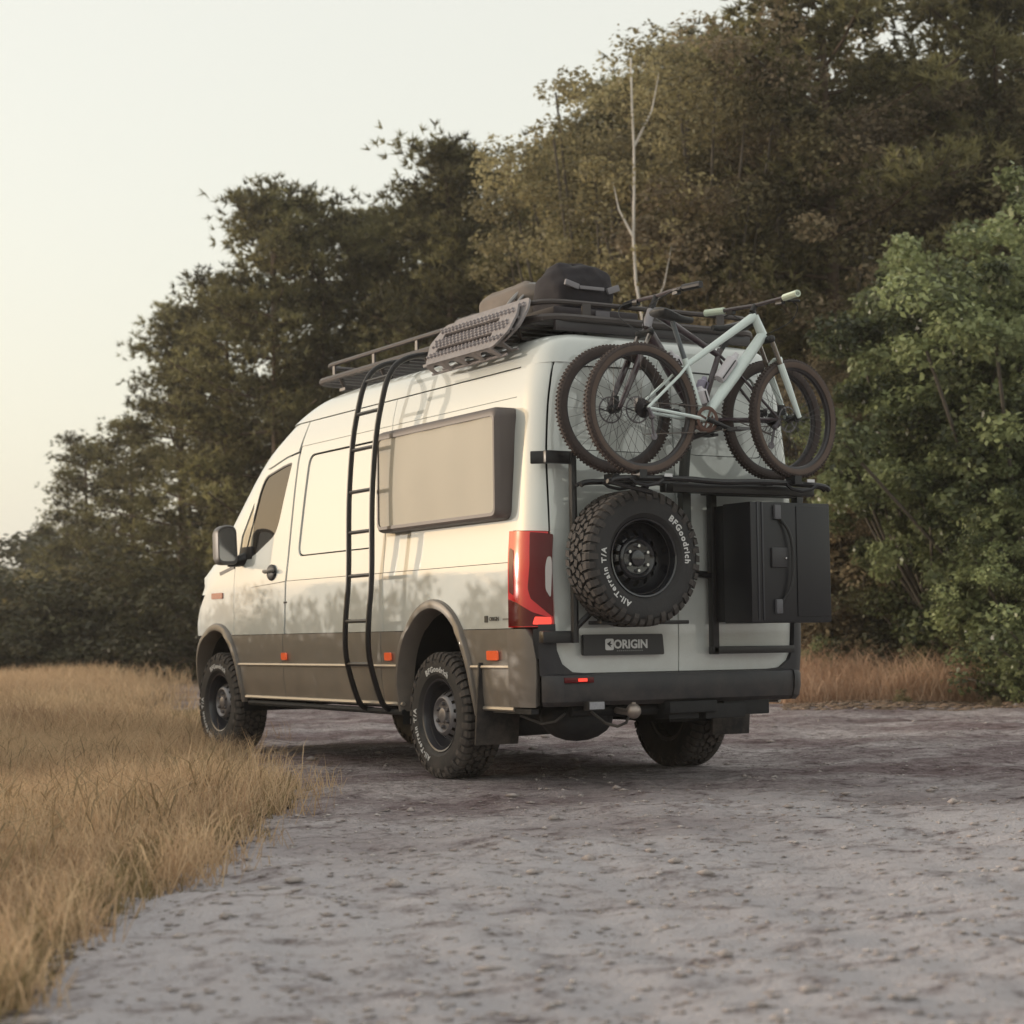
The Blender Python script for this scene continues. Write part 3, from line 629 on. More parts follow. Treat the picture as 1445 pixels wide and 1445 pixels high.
# ------------------------------------------------------------------ wheels
def wheel(cx, cy, cz, yaw, parent, sg=1, axis_rear=False, TR=.395, spin=0, white=True, spare=False):
    """built with outer face towards +h; mapped by M4"""
    if spare: M4 = Matrix.Translation((cx, cy, cz)) @ Matrix.Rotation(yaw, 4, 'Z') @ Matrix(((0, 0, -1, 0), (-1, 0, 0, 0), (0, 1, 0, 0), (0, 0, 0, 1)))
    else: M4 = Matrix.Translation((cx, cy, cz)) @ Matrix.Rotation(yaw, 4, 'Z') @ (Matrix(((-1, 0, 0, 0), (0, 0, 1, 0), (0, 1, 0, 0), (0, 0, 0, 1))) if sg == 1 else Matrix(((1, 0, 0, 0), (0, 0, -1, 0), (0, 1, 0, 0), (0, 0, 0, 1))))
    # local: u (x), v (y) in the wheel plane, h (z) along the axle outward
    th = parent if isinstance(parent, Thing) else parent
    def P(nm, mb, m, par, **k): return part(nm, mb.xf(M4), m, par, **k)
    hw = .132
    ty = MB(); ty.lathe([(.205, .07), (.222, .098), (.235, .112), (.258, .1315), (.30, .1345), (.335, .134), (.358, .126), (.374, .108), (.379, .06), (.380, 0), (.379, -.06), (.374, -.108), (.358, -.126), (.30, -.136), (.222, -.10), (.205, -.07)], (0, 0, 0), 'z', 72)
    if isinstance(parent, Thing) and spare: top = parent; po = parent
    else:
        po = None
    tyo = P('tyre', ty, rubber, parent if spare else parent)
    q = parent
    tr = MB(); NB = 46; rr = random.Random(3)
    for k in range(NB):
        for s_ in (1, -1):
            a = 2*PI*(k+(.5 if s_ < 0 else 0))/NB; big = 1 if k % 2 else .8
            # shoulder lug: wraps onto the sidewall
            da = 2*PI/NB*.34
            prof_ = [(.398, .070), (.398, .106), (.385, .124), (.355, .1335*1.0+.004 if k % 2 else .130), (.330 if k % 2 else .352, .1365), (.36, .10), (.375, .07)]
            vs = []
            for e in (-1, 1):
                for r_, h_ in prof_[:5]+prof_[5:]:
                    aa = a+e*da+(.01*(1 if h_ < .09 else -1)); vs.append((r_*math.cos(aa), r_*math.sin(aa), s_*h_))
            n_ = 7
            fs = [(i, (i+1) % n_, n_+(i+1) % n_, n_+i) for i in range(n_)]+[tuple(range(n_)), tuple(range(n_, 2*n_))]
            tr.add(vs, fs)
    for row, h0, N_, tw in ((0, .042, 40, .4), (1, 0, 40, -.4), (2, -.042, 40, .4)):
        for k in range(N_):
            a = 2*PI*(k+.5*(row % 2))/N_
            rot = Matrix.Rotation(a, 3, 'Z') @ Matrix.Rotation(tw, 3, 'X')
            c = Vector((.386*math.cos(a), .386*math.sin(a), h0+(.004 if k % 2 else -.004)))
            tr.box(c, (.022, .042, .030), rot)
    P('tread', tr, rubber2, q, kind='stuff', smooth=False)
    if white:
        t1 = arc_text('BFGoodrich', .050, .274, 24 if spare else 88, .0015, bold=.0014, space=1.2); t1.v = [(a, b, c+.1345+.03*max(0, min(1, (math.hypot(a, b)-.272)/.03))*.06) for a, b, c in t1.v]
        P('lettering', t1, whitep, q)
        t2 = arc_text('All-Terrain T/A', .047, .277, 208 if spare else 212, .0015, bold=.0012, space=1.25); t2.v = [(a, b, c+.1345+.03*max(0, min(1, (math.hypot(a, b)-.272)/.03))*.06) for a, b, c in t2.v]
        P('lettering', t2, whitep, q)
    ri = MB(); ri.lathe([(.224, .100), (.232, .108), (.228, .116), (.218, .112), (.212, .095), (.205, .06), (.200, .03), (.192, .005), (.175, -.01)], (0, 0, 0), 'z', 48)
    ri.lathe([(.200, -.10), (.224, -.10), (.224, -.11)], (0, 0, 0), 'z', 32)
    rio = P('rim', ri, rimb if spare else mat('rim_dark', (.035, .034, .042), .32, coat=.4), parent)
    q2 = parent
    dh = 0 if spare else .040
    di = MB()
    di.lathe([(.128, .040+dh), (.120, .052+dh), (.108, .058+dh), (.098, .050+dh), (.090, .040+dh), (.050, .038+dh), (.046, .055+dh), (.036, .060+dh), (.0, .060+dh)], (0, 0, 0), 'z', 40)
    di.lathe([(.176, -.008), (.170, .004), (.162, .010)], (0, 0, 0), 'z', 40)
    ns = 14
    for k in range(ns):
        a0 = 2*PI*k/ns; vs = []
        for r_, h_ in ((.129, .040+dh), (.145, .032+dh*.6), (.163, .010)):
            for e in (-.14, -.07, 0, .07, .14): vs.append((r_*math.cos(a0+e), r_*math.sin(a0+e), h_))
        di.add(vs, [(i*5+j, i*5+j+1, (i+1)*5+j+1, (i+1)*5+j) for i in range(2) for j in range(4)])
    P('wheel_disc', di, rimb if spare else rimm, q2)
    dk = MB(); dk.lathe([(.20, -.03), (.0, -.03)], (0, 0, 0), 'z', 24); P('brake_drum', dk, under, q2)
    for k in range(6):
        hb = MB(); a = 2*PI*k/6+.5; hb.lathe([(.013, .036), (.013, .056+dh), (.009, .062+dh), (0, .062+dh)], (.072*math.cos(a), .072*math.sin(a), 0), 'z', 8)
        P('lug_nut', hb, chrome if spare else hubm, q2)
for (x, y, s_, yw, lb) in ((RXC, .865, 1, 0, 'rear left wheel'), (FXC, .865, 1, R(2), None), (RXC, -.865, -1, 0, None), (FXC, -.865, -1, R(2), None)):
    e = bpy.data.objects.new('wheel', None); col.objects.link(e); e.parent = van.o
    wheel(x, y, .395, yw, (van, e), s_)
# ------------------------------------------------------------------ things on the van
sp = Thing('spare_wheel', 'large off-road spare wheel with white lettering hung on the rear door carrier', 'spare wheel', (-1.50, .45, .93))
wheel(-1.475, .455, 1.325, R(0), sp, spare=True, TR=.395)
ca = Thing('wheel_carrier', 'black steel swing-out carrier with gas strut behind the spare wheel', 'carrier', (-1.30, .6, .84))
mb = MB(); mb.tube([(-1.335, .775, .84), (-1.335, .775, 1.95)], .024, 8); part('post', mb, steel_b, ca)
mb = MB(); mb.box((-1.325, .86, 1.915), (.035, .20, .075)); mb.box((-1.275, .955, 1.915), (.12, .02, .075), Matrix.Rotation(R(50), 3, 'Z')); part('upper_hinge', mb, steel_b, ca, bevel=.008)
mb = MB(); mb.box((-1.31, .88, .875), (.05, .22, .07)); part('lower_hinge', mb, steel_b, ca, bevel=.008)
mb = MB(); mb.tube([(-1.335, .775, .92), (-1.36, .66, 1.03), (-1.37, .62, 1.07)], .018, 6); part('brace', mb, steel_b, ca)
mb = MB(); mb.box((-1.40, .37, .955), (.14, .62, .022)); mb.box((-1.345, .37, .985), (.03, .5, .06)); part('lower_shelf', mb, steel_b, ca, bevel=.005)
mb = MB(); mb.tube([(-1.34, .77, 1.33), (-1.34, -.20, 1.235)], .022, 8); part('cross_tube', mb, steel_b, ca)
pl = Thing('licence_board', 'black board with white ORIGIN lettering below the spare wheel', 'number plate', (-1.31, .42, .77))
mb = MB(); mb.add([(-1.315, y, z) for y, z in rnd([(.705, .765), (.135, .765), (.145, .888), (.70, .888)], .012, 3)]+[(-1.290, y, z) for y, z in rnd([(.705, .765), (.135, .765), (.145, .888), (.70, .888)], .012, 3)], [])
n = len(mb.v)//2; mb.f = [tuple(range(n)), tuple(range(n, 2*n))[::-1]]+[(k, (k+1) % n, n+(k+1) % n, n+k) for k in range(n)]
part('board', mb, mat('board_black', (.022, .021, .024), .45), pl)
def rear_text(s, size, x, yc, zc, bold=.001, sub_=None):
    t = text_mb(s, size, .001, bold); t.v = [(x-c, yc-a, zc+b) for a, b, c in t.v]; return t
part('lettering', rear_text('ORIGIN', .070, -1.317, .375, .806, .0022), whitep, pl)
mb = MB()
for k in range(13): mb.box((-1.317, .47-k*.0145, .791), (.002, .009, .007))
part('small_print', mb, mat('dim_print', (.20, .20, .20), .6), pl)
mb = MB(); r0 = rnd([(.555, .795), (.495, .795), (.495, .862), (.555, .862)], .012, 4); mb.add([(-1.3165, a, b) for a, b in r0], [tuple(range(len(r0)))]); part('logo_tile', mb, whitep, pl, smooth=False)
mb = MB(); mb.add([(-1.3185, .545, .832), (-1.3185, .515, .850), (-1.3185, .520, .832), (-1.3185, .505, .828), (-1.3185, .520, .822), (-1.3185, .512, .808)], [(0, 1, 2), (0, 2, 4), (0, 4, 5), (2, 3, 4)]); part('logo_arrow', mb, MC['board_black'], pl, smooth=False)
# right hand frame and storage box
rf = Thing('box_carrier', 'black tubular frame on the right rear door holding the storage box', 'carrier', (-1.33, -.3, .76))
mb = MB(); mb.box((-1.34, -.215, 1.27), (.05, .045, 1.02)); part('post', mb, steel_b, rf, bevel=.006)
mb = MB(); mb.box((-1.34, -.50, .785), (.05, .62, .045)); part('lower_rail', mb, steel_b, rf, bevel=.006)
mb = MB(); mb.box((-1.34, -.50, 1.745), (.05, .70, .05)); part('upper_rail', mb, steel_b, rf, bevel=.006)
mb = MB(); mb.box((-1.335, -.88, 1.45), (.06, .05, .65)); part('hinge_post', mb, steel_b, rf, bevel=.006)
mb = MB(); mb.box((-1.405, -.45, 1.302), (.09, .46, .70)); part('mounting_plate', mb, mat('plate_black', (.010, .010, .013), .5), rf, bevel=.004)
bxo = Thing('storage_box', 'closed flat black storage case with grey latches on the right rear door', 'storage box', (-1.55, -.53, .94))
casem = mat('case_black', (.010, .010, .014), .42, var=.15, vscale=8)
mb = MB(); mb.box((-1.585, -.515, 1.302), (.27, .60, .715)); cas = part('case', mb, casem, bxo, bevel=.008)
for y in (-.265, -.300):
    mb = MB(); mb.box((-1.722, y, 1.31), (.010, .012, .70)); part('ridge', mb, mat('case_rib', (.030, .030, .038), .4), bxo, bevel=.002)
mb = MB(); mb.box((-1.722, -.68, 1.31), (.008, .25, .66)); part('lid_panel', mb, casem, bxo, bevel=.003)
for z in (1.600, 1.040):
    mb = MB(); mb.box((-1.732, -.405, z), (.022, .045, .085)); la = part('latch', mb, mat('latch_grey', (.10, .10, .115), .4), bxo, bevel=.005)
mb = MB(); mb.box((-1.728, -.42, 1.33), (.016, .12, .12)); part('lock_plate', mb, mat('lock_dark', (.030, .029, .034), .4), bxo, bevel=.008)
mb = MB(); mb.tube(bez([(-1.728, -.43, 1.56), (-1.745, -.47, 1.50), (-1.750, -.50, 1.40), (-1.750, -.50, 1.22), (-1.745, -.47, 1.12), (-1.728, -.43, 1.06)], 4), .010, 8); part('carry_handle', mb, blackm, bxo)
mb = MB(); mb.sphere((-1.740, -.46, 1.325), .008, 8, 6); part('lock_button', mb, chrome, bxo)
# ladder
la = Thing('side_ladder', 'tall black tubular ladder leaning on the side of the van from sill to roof rack', 'ladder', (.7, 1.15, .4))
LY = 1.16
def lpath(dx):
    x0 = .73+dx
    return [(x0+.08, .93, .405), (x0+.075, 1.0, .42), (x0+.065, 1.06, .50), (x0+.035, LY-.01, .76), (x0-.0, LY+.01, 1.0), (x0-.03, LY, 1.3), (x0-.045, LY, 1.8), (x0-.09, LY-.01, 2.2), (x0-.13, LY-.04, 2.45), (x0-.15, LY-.07, 2.58), (x0-.17, LY-.12, 2.67), (x0-.18, LY-.20, 2.72), (x0-.19, LY-.30, 2.745), (x0-.20, .78, 2.75)]
LPs = []
for dx in (.18, -.17):
    pp = bez(lpath(dx)); LPs.append(pp); mb = MB(); mb.tube(pp, .019, 10); part('rail', mb, steel_b, la)
def at_z(pp, z):
    for a, b in zip(pp, pp[1:]):
        if a.z <= z <= b.z and b.z > a.z: return a.lerp(b, (z-a.z)/(b.z-a.z))
for z in (.715, 1.00, 1.30, 1.59, 1.86, 2.14, 2.38, 2.60):
    a, b = at_z(LPs[0], z), at_z(LPs[1], z); mb = MB(); mb.tube([a, b], .013, 8); part('rung', mb, steel_b, la)
# roof rack
rk = Thing('roof_rack', 'long dark tubular roof rack running the length of the van roof', 'roof rack', (.5, 0, 2.70))
rackm = mat('rack_dark', (.060, .050, .050), .45, var=.15)
for z, r_, x0, x1 in ((2.785, .024, 2.20, -1.10), (2.885, .017, 2.06, -1.06)):
    c = .22; yw = .80; pts = []
    pts = [(x0, 0, z), (x0, .62, z)]; 
    base = [(x0, yw), (x1, yw), (x1, -yw), (x0, -yw)]
    rp = rnd(base, .20, 6); mb = MB(); mb.tube([(a, b, z) for a, b in resamp(rp, .3)], r_, 8, closed=True); part('lower_rail' if z < 2.8 else 'upper_rail', mb, rackm, rk)
for y in (.80, -.80):
    mb = MB(); mb.tube([(2.20, y*.75, 2.79), (2.06, y*.75, 2.885)], .014, 6); part('rail_end', mb, rackm, rk)
for s_ in (1, -1):
    for x in (1.85, 1.20, .55, -.05, -.65):
        mb = MB(); mb.box((x, s_*.80, 2.835), (.035, .014, .09)); part('upright', mb, rackm, rk)
        mb = MB(); mb.tube([(x-.1, s_*.80, 2.775), (x-.1, s_*.76, 2.695)], .016, 6); mb.box((x-.1, s_*.755, 2.69), (.09, .06, .02)); part('foot', mb, rackm, rk)
for y in (-.5, 0, .5):
    mb = MB(); mb.box((-1.08, y, 2.835), (.014, .06, .09)); part('upright', mb, rackm, rk)
for k in range(23):
    x = 2.02-k*.138; mb = MB(); mb.box((x, 0, 2.775), (.05, 1.58, .018)); part('slat', mb, rackm, rk)
mb = MB(); mb.box((-1.08, 0, 2.735), (.03, 1.45, .06)); part('fairing', mb, mat('fairing', (.035, .03, .035), .4), rk, bevel=.004)

# traction boards
def tboard(name, label, M4, grp=None):
    t = Thing(name, label, 'traction board', tuple(M4.translation), grp)
    L0, W0, T0 = 1.06, .31, .014
    out2 = rnd([(-L0/2, .02), (-L0/2+.10, -W0/2), (L0/2-.10, -W0/2), (L0/2, -.06), (L0/2, .07), (L0/2-.05, W0/2), (-L0/2+.10, W0/2)], .03, 3)
    holes = []
    for sy in (-.052, .058):
        holes.append(rnd([(-.38, sy-.021), (.33, sy-.021), (.33, sy+.021), (-.38, sy+.021)], .020, 3))
    pts = [p for p in resamp(out2, .1)]; lo_ = [pts]+[resamp(h, .1) for h in holes]; allp = []; ed = []
    for l in lo_:
        k0 = len(allp); allp += l; ed += [(k0+i, k0+(i+1) % len(l)) for i in range(len(l))]
    r = delaunay_2d_cdt([Vector(p) for p in allp], ed, [], 0, 1e-7); V2 = r[0]; tri = []
    for f in r[2]:
        c = (sum(V2[i].x for i in f)/3, sum(V2[i].y for i in f)/3)
        if inpoly(c, lo_[0]) and not any(inpoly(c, h) for h in lo_[1:]): tri.append(tuple(f))
    n = len(V2); vs = [(v.x, v.y, T0/2) for v in V2]+[(v.x, v.y, -T0/2) for v in V2]
    fs = tri+[tuple(i+n for i in f[::-1]) for f in tri]
    cnt = set()
    for f in tri:
        for i in range(3): cnt.add((f[i], f[(i+1) % 3]))
    fs += [(a, n+a, n+b, b) for a, b in cnt if (b, a) not in cnt]
    mb = MB(); mb.add(vs, fs); part('deck', mb.xf(M4), boardm, t, smooth=False)
    mb = MB()
    for row, y in enumerate((-.100, -.083, -.020, .003, .026, .092, .112)):
        for k in range(20):
            x = -.44+k*.047+(.023 if row % 2 else 0)
            if abs(y) > .08 and (x > .52 or x < -.5): continue
            mb.lathe([(.011, T0/2), (.007, T0/2+.015), (0, T0/2+.017)], (x, y, 0), 'z', 5)
    part('grip_stud', mb.xf(M4), mat('stud_light', (.30, .27, .28), .5, var=.3, vscale=30), t, kind='stuff', smooth=False)
    mb = MB()   # side skirt with arches
    zt, zb_ = 0, -.085; ns = 5; yb = -W0/2+.004
    for k in range(ns):
        x0 = -.44+k*.205; 
        mb.box((x0, yb, -.045), (.035, .010, .085)); 
        arc_ = [(x0+.1025+.075*math.cos(a), -.085+.070*math.sin(a)) for a in [PI*j/8 for j in range(9)]]
        if k < ns-1:
            poly = [(x0+.0175, -.085), (x0+.0175, 0), (x0+.1075, 0), (x0+.1075, -.085)]
            a2 = arc_
            vs = [(x, yb-.004, z) for x, z in ([(x0+.1875, 0), (x0+.1875, -.085)]+a2[:5]+[(x0+.1025, 0)])]; mb.add(vs, [tuple(range(len(vs)))])
            vs = [(x, yb-.004, z) for x, z in ([(x0+.1025, 0)]+a2[4:]+[(x0+.0175, -.085), (x0+.0175, 0)])]; mb.add(vs, [tuple(range(len(vs)))])
    mb.box((-.02, yb, -.090), (.95, .014, .010))
    part('side_skirt', mb.xf(M4), boardm, t, smooth=False)
    return t
# hung outside the rack, long side along the van, tilted outwards
Bc = Vector((-.44, .95, 2.745))
BM = Matrix.Translation(Bc) @ Matrix(((-1, 0, 0, 0), (0, -.57, .82, 0), (0, .82, .57, 0), (0, 0, 0, 1)))
BM = Matrix.Translation(Bc) @ Matrix(((-1, 0, 0, 0), (0, -.50, .866, 0), (0, .866, .50, 0), (0, 0, 0, 1)))
tboard('traction_board', 'dusty grey traction board with studs, outermost on the side of the roof rack', BM)
BM2 = BM.copy(); BM2.translation = Bc+Vector((-.03, -.06, .035)); 
tboard('traction_board', 'second traction board tucked behind the outer one against the rack rail', BM2)

# bags on the roof
def blob(name, c, r, m, parent, seed=0, amp=.05, pw=3.0, nu=72, nv=44):
    rs = np.random.default_rng(seed); ph = rs.uniform(0, 6, (6,)); mb = MB(); vs = []; fs = []
    def sp_(a, p): return math.copysign(abs(a)**(2/p), a)
    for i in range(nv+1):
        th = -PI/2+PI*i/nv
        for k in range(nu):
            a = 2*PI*k/nu
            x = sp_(math.cos(th), pw)*sp_(math.cos(a), pw); y = sp_(math.cos(th), pw)*sp_(math.sin(a), pw); z = sp_(math.sin(th), pw)
            d = 1+amp*(math.sin(3*a+ph[0]+2*z)+.6*math.sin(5*a+ph[1]-3*th)+.5*math.sin(7*th+ph[2]+a)+.35*math.sin(9*a+4*th+ph[3])*math.sin(5*th+2*a+ph[4])+.3*math.sin(13*th-3*a))*.5
            vs.append((c[0]+r[0]*x*d, c[1]+r[1]*y*d, c[2]+r[2]*z*d))
    for i in range(nv):
        for k in range(nu): fs.append((i*nu+k, i*nu+(k+1) % nu, (i+1)*nu+(k+1) % nu, (i+1)*nu+k))
    mb.add(vs, fs); return part(name, mb, m, parent, angle=80)
bg_ = Thing('duffel_bag', 'big black duffel bag with buckled straps lying on the rear of the roof rack', 'bag', (-.72, .36, 2.79))
bo = blob('bag_body', (-.72, .37, 2.975), (.23, .235, .215), bagm, bg_, 3, .075, 2.5)
mb = MB(); mb.box((-.955, .52, 3.02), (.02, .10, .035), Matrix.Rotation(R(15), 3, 'X')); mb.box((-.96, .38, 3.005), (.016, .18, .022)); mb.box((-.955, .22, 3.01), (.02, .09, .04), Matrix.Rotation(R(-20), 3, 'X'))
part('buckle', mb, mat('buckle_grey', (.20, .19, .21), .5), bg_, bevel=.004)
cr = Thing('roof_crate', 'dark low box on the roof rack under the black bag', 'box', (-.72, .36, 2.785))
mb = MB(); mb.box((-.72, .34, 2.835), (.46, .62, .09)); part('case', mb, mat('crate_dark', (.035, .025, .03), .5), cr, bevel=.012); mb = MB(); mb.box((-.955, .3, 2.84), (.012, .10, .06)); part('clasp', mb, MC['buckle_grey'], cr)
tb = Thing('rolled_tarp', 'brown rolled tarpaulin strapped on the roof rack beside the black bag', 'tarpaulin', (-.25, .42, 2.79))
blob('roll', (-.24, .44, 2.97), (.36, .22, .165), tarpm, tb, 5, .07, 2.4)
blob('roll', (.26, .45, 2.91), (.34, .18, .12), mat('dark_tarp', (.07, .06, .055), .85, var=.3, bump=.6, bscale=12), tb, 8, .09, 2.3)
mb = MB(); mb.tube(bez([(-.40, .72, 2.84), (-.45, .66, 2.98), (-.46, .52, 3.10), (-.45, .40, 3.09)], 4), .014, 6); mb.tube(bez([(-.46, .70, 2.86), (-.52, .62, 3.0), (-.42, .50, 3.06)], 4), .010, 6); part('tie_strap', mb, mat('strap_grey', (.32, .31, .31), .6), tb)

# bike rack
br = Thing('bike_rack', 'black two-tray bicycle rack above the spare wheel at the rear doors', 'bike rack', (-1.5, -.1, 1.72))
mb = MB(); mb.box((-1.60, -.25, 1.735), (.07, 1.05, .055)); mb.box((-1.45, -.25, 1.745), (.06, .95, .05)); part('main_beam', mb, steel_b, br, bevel=.012)
mb = MB(); mb.tube([(-1.34, .0, 1.70), (-1.40, 0, 2.12)], .032, 8); mb.box((-1.36, 0, 1.5), (.05, .06, .5)); part('mast', mb, mat('mast_dark', (.035, .04, .04), .4), br)
for x, y0, y1 in ((-1.46, .80, -.82), (-1.74, .78, -.80)):
    mb = MB(); pts = bez([(x, y0, 1.745), (x, y0-.08, 1.765), (x, .3, 1.775), (x, 0, 1.765), (x, -.3, 1.775), (x, y1+.08, 1.765), (x, y1, 1.74)], 4)
    mb.tube(pts, .017, 8); mb.tube([p+Vector((.045, 0, 0)) for p in pts], .012, 8); tr_ = part('wheel_tray', mb, steel_b, br)
    for yc in (.555, -.56):
        mb = MB(); mb.tube([(x-.035, yc+.12*math.cos(a), 1.80-.0+.055*math.sin(a)-.02) for a in [R(q) for q in (200, 230, 270, 310, 340)]], .010, 6); mb.box((x, yc+.03, 1.79), (.09, .05, .05)); part('wheel_strap', mb, blackm, sub(br, tr_))
for y in (.40, -.64):
    mb = MB(); mb.box((-1.765, y, 1.79), (.006, .055, .018)); part('reflective_label', mb, mat('label_white', (.6, .6, .62), .4), br)
for a, b in (((-1.42, 0, 2.05), (-1.50, -.18, 2.12)), ((-1.42, 0, 2.0), (-1.62, .20, 1.98)), ((-1.62, .20, 1.98), (-1.70, .30, 1.90))):
    mb = MB(); mb.tube([a, b], .018, 6); part('clamp_arm', mb, steel_b, br)
mb = MB(); mb.tube([(-1.40, .30, 1.76), (-1.40, .40, 1.69)], .02, 6); mb.tube([(-1.74, .80, 1.745), (-1.74, .50, 1.69)], .014, 6); part('stay', mb, steel_b, br)

def bicycle(label, x0, rear, front, dirn, frame_m, fork_m, geo, grip, tan):
    """rear, front: hub (y, z); geo: named (y, z) points; plane x = x0; dirn: sign of y towards the front"""
    t = Thing('bicycle', label, 'bicycle', (x0, (rear[0]+front[0])/2, rear[1]-.37), 'bicycles on the rear rack')
    P = lambda p, dx=0: (x0+dx, p[0], p[1])
    def bw(h, Rr, steer, disc_side, cass):
        M4 = Matrix.Translation(P(h)) @ Matrix.Rotation(steer, 4, 'Z')
        mb = MB(); n = 72
        mb.lathe([(Rr-.052, -.010), (Rr-.046, -.022), (Rr-.026, -.030), (Rr-.010, -.024), (Rr-.003, -.010), (Rr-.003, .010), (Rr-.010, .024), (Rr-.026, .030), (Rr-.046, .022), (Rr-.052, .010)], (0, 0, 0), 'x', n, closed=True)
        e = bpy.data.objects.new('bike_wheel', None); col.objects.link(e); e.parent = t.o; pr = sub(t, e)
        part('tyre', mb.xf(M4), btyre, pr, angle=70)
        mb = MB()
        for k in range(96):
            for s_ in (-1, 1):
                a = 2*PI*(k+.5*(s_ > 0))/96
                mb.box((s_*.012, Rr*.996*math.cos(a), Rr*.991*math.sin(a)), (.012, .010, .008), Matrix.Rotation(a-PI/2, 3, 'X'))
                a += PI/96; mb.box((s_*.0255, (Rr-.018)*math.cos(a), (Rr-.018)*math.sin(a)), (.006, .011, .008), Matrix.Rotation(a-PI/2, 3, 'X'))
        part('tyre_knobs', mb.xf(M4), btyre, pr, kind='stuff', smooth=False)
        mb = MB()
        for s_ in (1, -1): mb.lathe([(Rr-.053, .0235), (Rr-.030, .0315), (Rr-.022, .0300)], (0, 0, 0), 'x', n, sgn=s_)
        part('sidewall', mb.xf(M4), btan if tan else btyre, pr)
        mb = MB(); mb.lathe([(Rr-.048, -.014), (Rr-.052, -.017), (Rr-.066, -.012), (Rr-.070, 0), (Rr-.066, .012), (Rr-.052, .017), (Rr-.048, .014)], (0, 0, 0), 'x', n)
        part('rim', mb.xf(M4), mat('bike_rim', (.03, .026, .03), .4), pr)
        mb = MB()
        for k in range(32):
            s_ = 1 if k % 2 else -1; a = 2*PI*k/32; a2 = a+(.9 if (k//2) % 2 else -.9)
            mb.tube([(s_*.028, .022*math.cos(a2), .022*math.sin(a2)), (s_*.004, (Rr-.068)*math.cos(a), (Rr-.068)*math.sin(a))], .0013, 3, cap=False)
        part('spokes', mb.xf(M4), mat('spoke', (.06, .055, .06), .35, metal=.5), pr, kind='stuff')
        mb = MB(); mb.lathe([(0, -.055), (.009, -.055), (.010, -.038), (.026, -.034), (.026, -.028), (.014, -.024), (.014, .024), (.026, .028), (.026, .034), (.010, .038), (.009, .055), (0, .055)], (0, 0, 0), 'x', 16)
        part('hub', mb.xf(M4), blackm, pr)
        mb = MB(); dx = disc_side*.042
        mb.lathe([(.080, dx), (.070, dx+.001), (.070, dx-.001), (.080, dx)], (0, 0, 0), 'x', 36)
        for k in range(5):
            a = 2*PI*k/5; mb.box((dx, .050*math.cos(a), .050*math.sin(a)), (.002, .008, .058), Matrix.Rotation(a-PI/2+.3, 3, 'X'))
        part('brake_disc', mb.xf(M4), mat('disc_steel', (.16, .15, .16), .45, metal=.6), pr)
        if cass:
            mb = MB()
            for k in range(7): mb.lathe([(.020, -.020-k*.004), (.055-k*.005, -.020-k*.004), (.055-k*.005, -.022-k*.004), (.02, -.022-k*.004)], (0, 0, 0), 'x', 20, sgn=-cass*1)
            part('cassette', mb.xf(M4), mat('cassette', (.05, .045, .05), .35, metal=.8), pr)
    cs = geo['chain_side']
    bw(rear, geo['Rr'], 0, -cs, cs); bw(front, geo['Rf'], geo['steer'], -cs, 0)
    G_ = geo
    mb = MB(); mb.tube([P(G_['bb']), P(Vector(G_['bb']).lerp(Vector(G_['hb']), .5)), P(G_['hb'])], [.029, .036, .033], 12); part('down_tube', mb, frame_m, t)
    mb = MB(); mb.tube([P(G_['st']), P(Vector(G_['st']).lerp(Vector(G_['ht']), .5)), P(G_['ht'])], [.018, .021, .027], 12); part('top_tube', mb, frame_m, t)
    mb = MB(); mb.tube([P(G_['bb']), P(G_['st']), P(Vector(G_['st'])*1.0+(Vector(G_['st'])-Vector(G_['bb'])).normalized()*.04)], [.020, .018, .019], 12); part('seat_tube', mb, frame_m, t)
    mb = MB(); mb.tube([P(G_['hb']), P(G_['ht'])], [.029, .026], 12); part('head_tube', mb, geo.get('head_m', frame_m), t)
    mb = MB()
    for s_ in (1, -1): mb.tube([P(G_['st'], s_*.012), P(Vector(G_['st']).lerp(Vector(rear), .25), s_*.045), P(rear, s_*.066)], [.010, .009, .009], 8)
    part('seat_stay', mb, frame_m, t)
    mb = MB()
    for s_ in (1, -1): mb.tube([P(G_['bb'], s_*.025), P(Vector(G_['bb']).lerp(Vector(rear), .3), s_*.050), P(rear, s_*.066)], [.014, .011, .010], 8)
    part('chain_stay', mb, frame_m, t)
    # seatpost and saddle
    st = Vector(G_['st']); sdl = Vector(G_['saddle'])
    mb = MB(); mb.tube([P(st), P(sdl-Vector((0, .03)))], .0145, 8); part('seatpost', mb, blackm if geo.get('post') is None else geo['post'], t)
    mb = MB(); vs = []; fs = []; nn = 14
    for k in range(nn):
        f = k/(nn-1); yy = sdl[0]-dirn*.13+dirn*.27*f; ed_ = math.sqrt(max(.02, 1-max(0, (.12-f)/.12)**2)); wd = (.070*(1-f)**.7*(.75+.25*math.cos(f*3))+.018)*ed_; hh = (.022+.018*(1-f))*ed_
        zt_ = sdl[1]+.012*math.cos(f*PI*1.2)+.012*(1-f)
        for j in range(12):
            a = 2*PI*j/12; vs.append((x0+wd*math.cos(a), yy, zt_+hh*math.sin(a)*(1 if math.sin(a) < 0 else .55)))
    for k in range(nn-1):
        for j in range(12): fs.append((k*12+j, k*12+(j+1) % 12, (k+1)*12+(j+1) % 12, (k+1)*12+j))
    fs += [tuple(range(12)), tuple(range((nn-1)*12, nn*12))]
    mb.add(vs, fs); part('saddle', mb, saddlem, t, angle=60)
    # fork: rotated about the steering axis
    hb, ht = Vector(G_['hb']), Vector(G_['ht']); stv = Matrix.Rotation(geo['steer'], 4, 'Z')
    hbw = Vector(P(hb)); ax = (Vector(P(ht))-hbw).normalized(); RM = Matrix.Translation(hbw) @ Matrix.Rotation(geo['steer'], 4, ax) @ Matrix.Translation(-hbw)
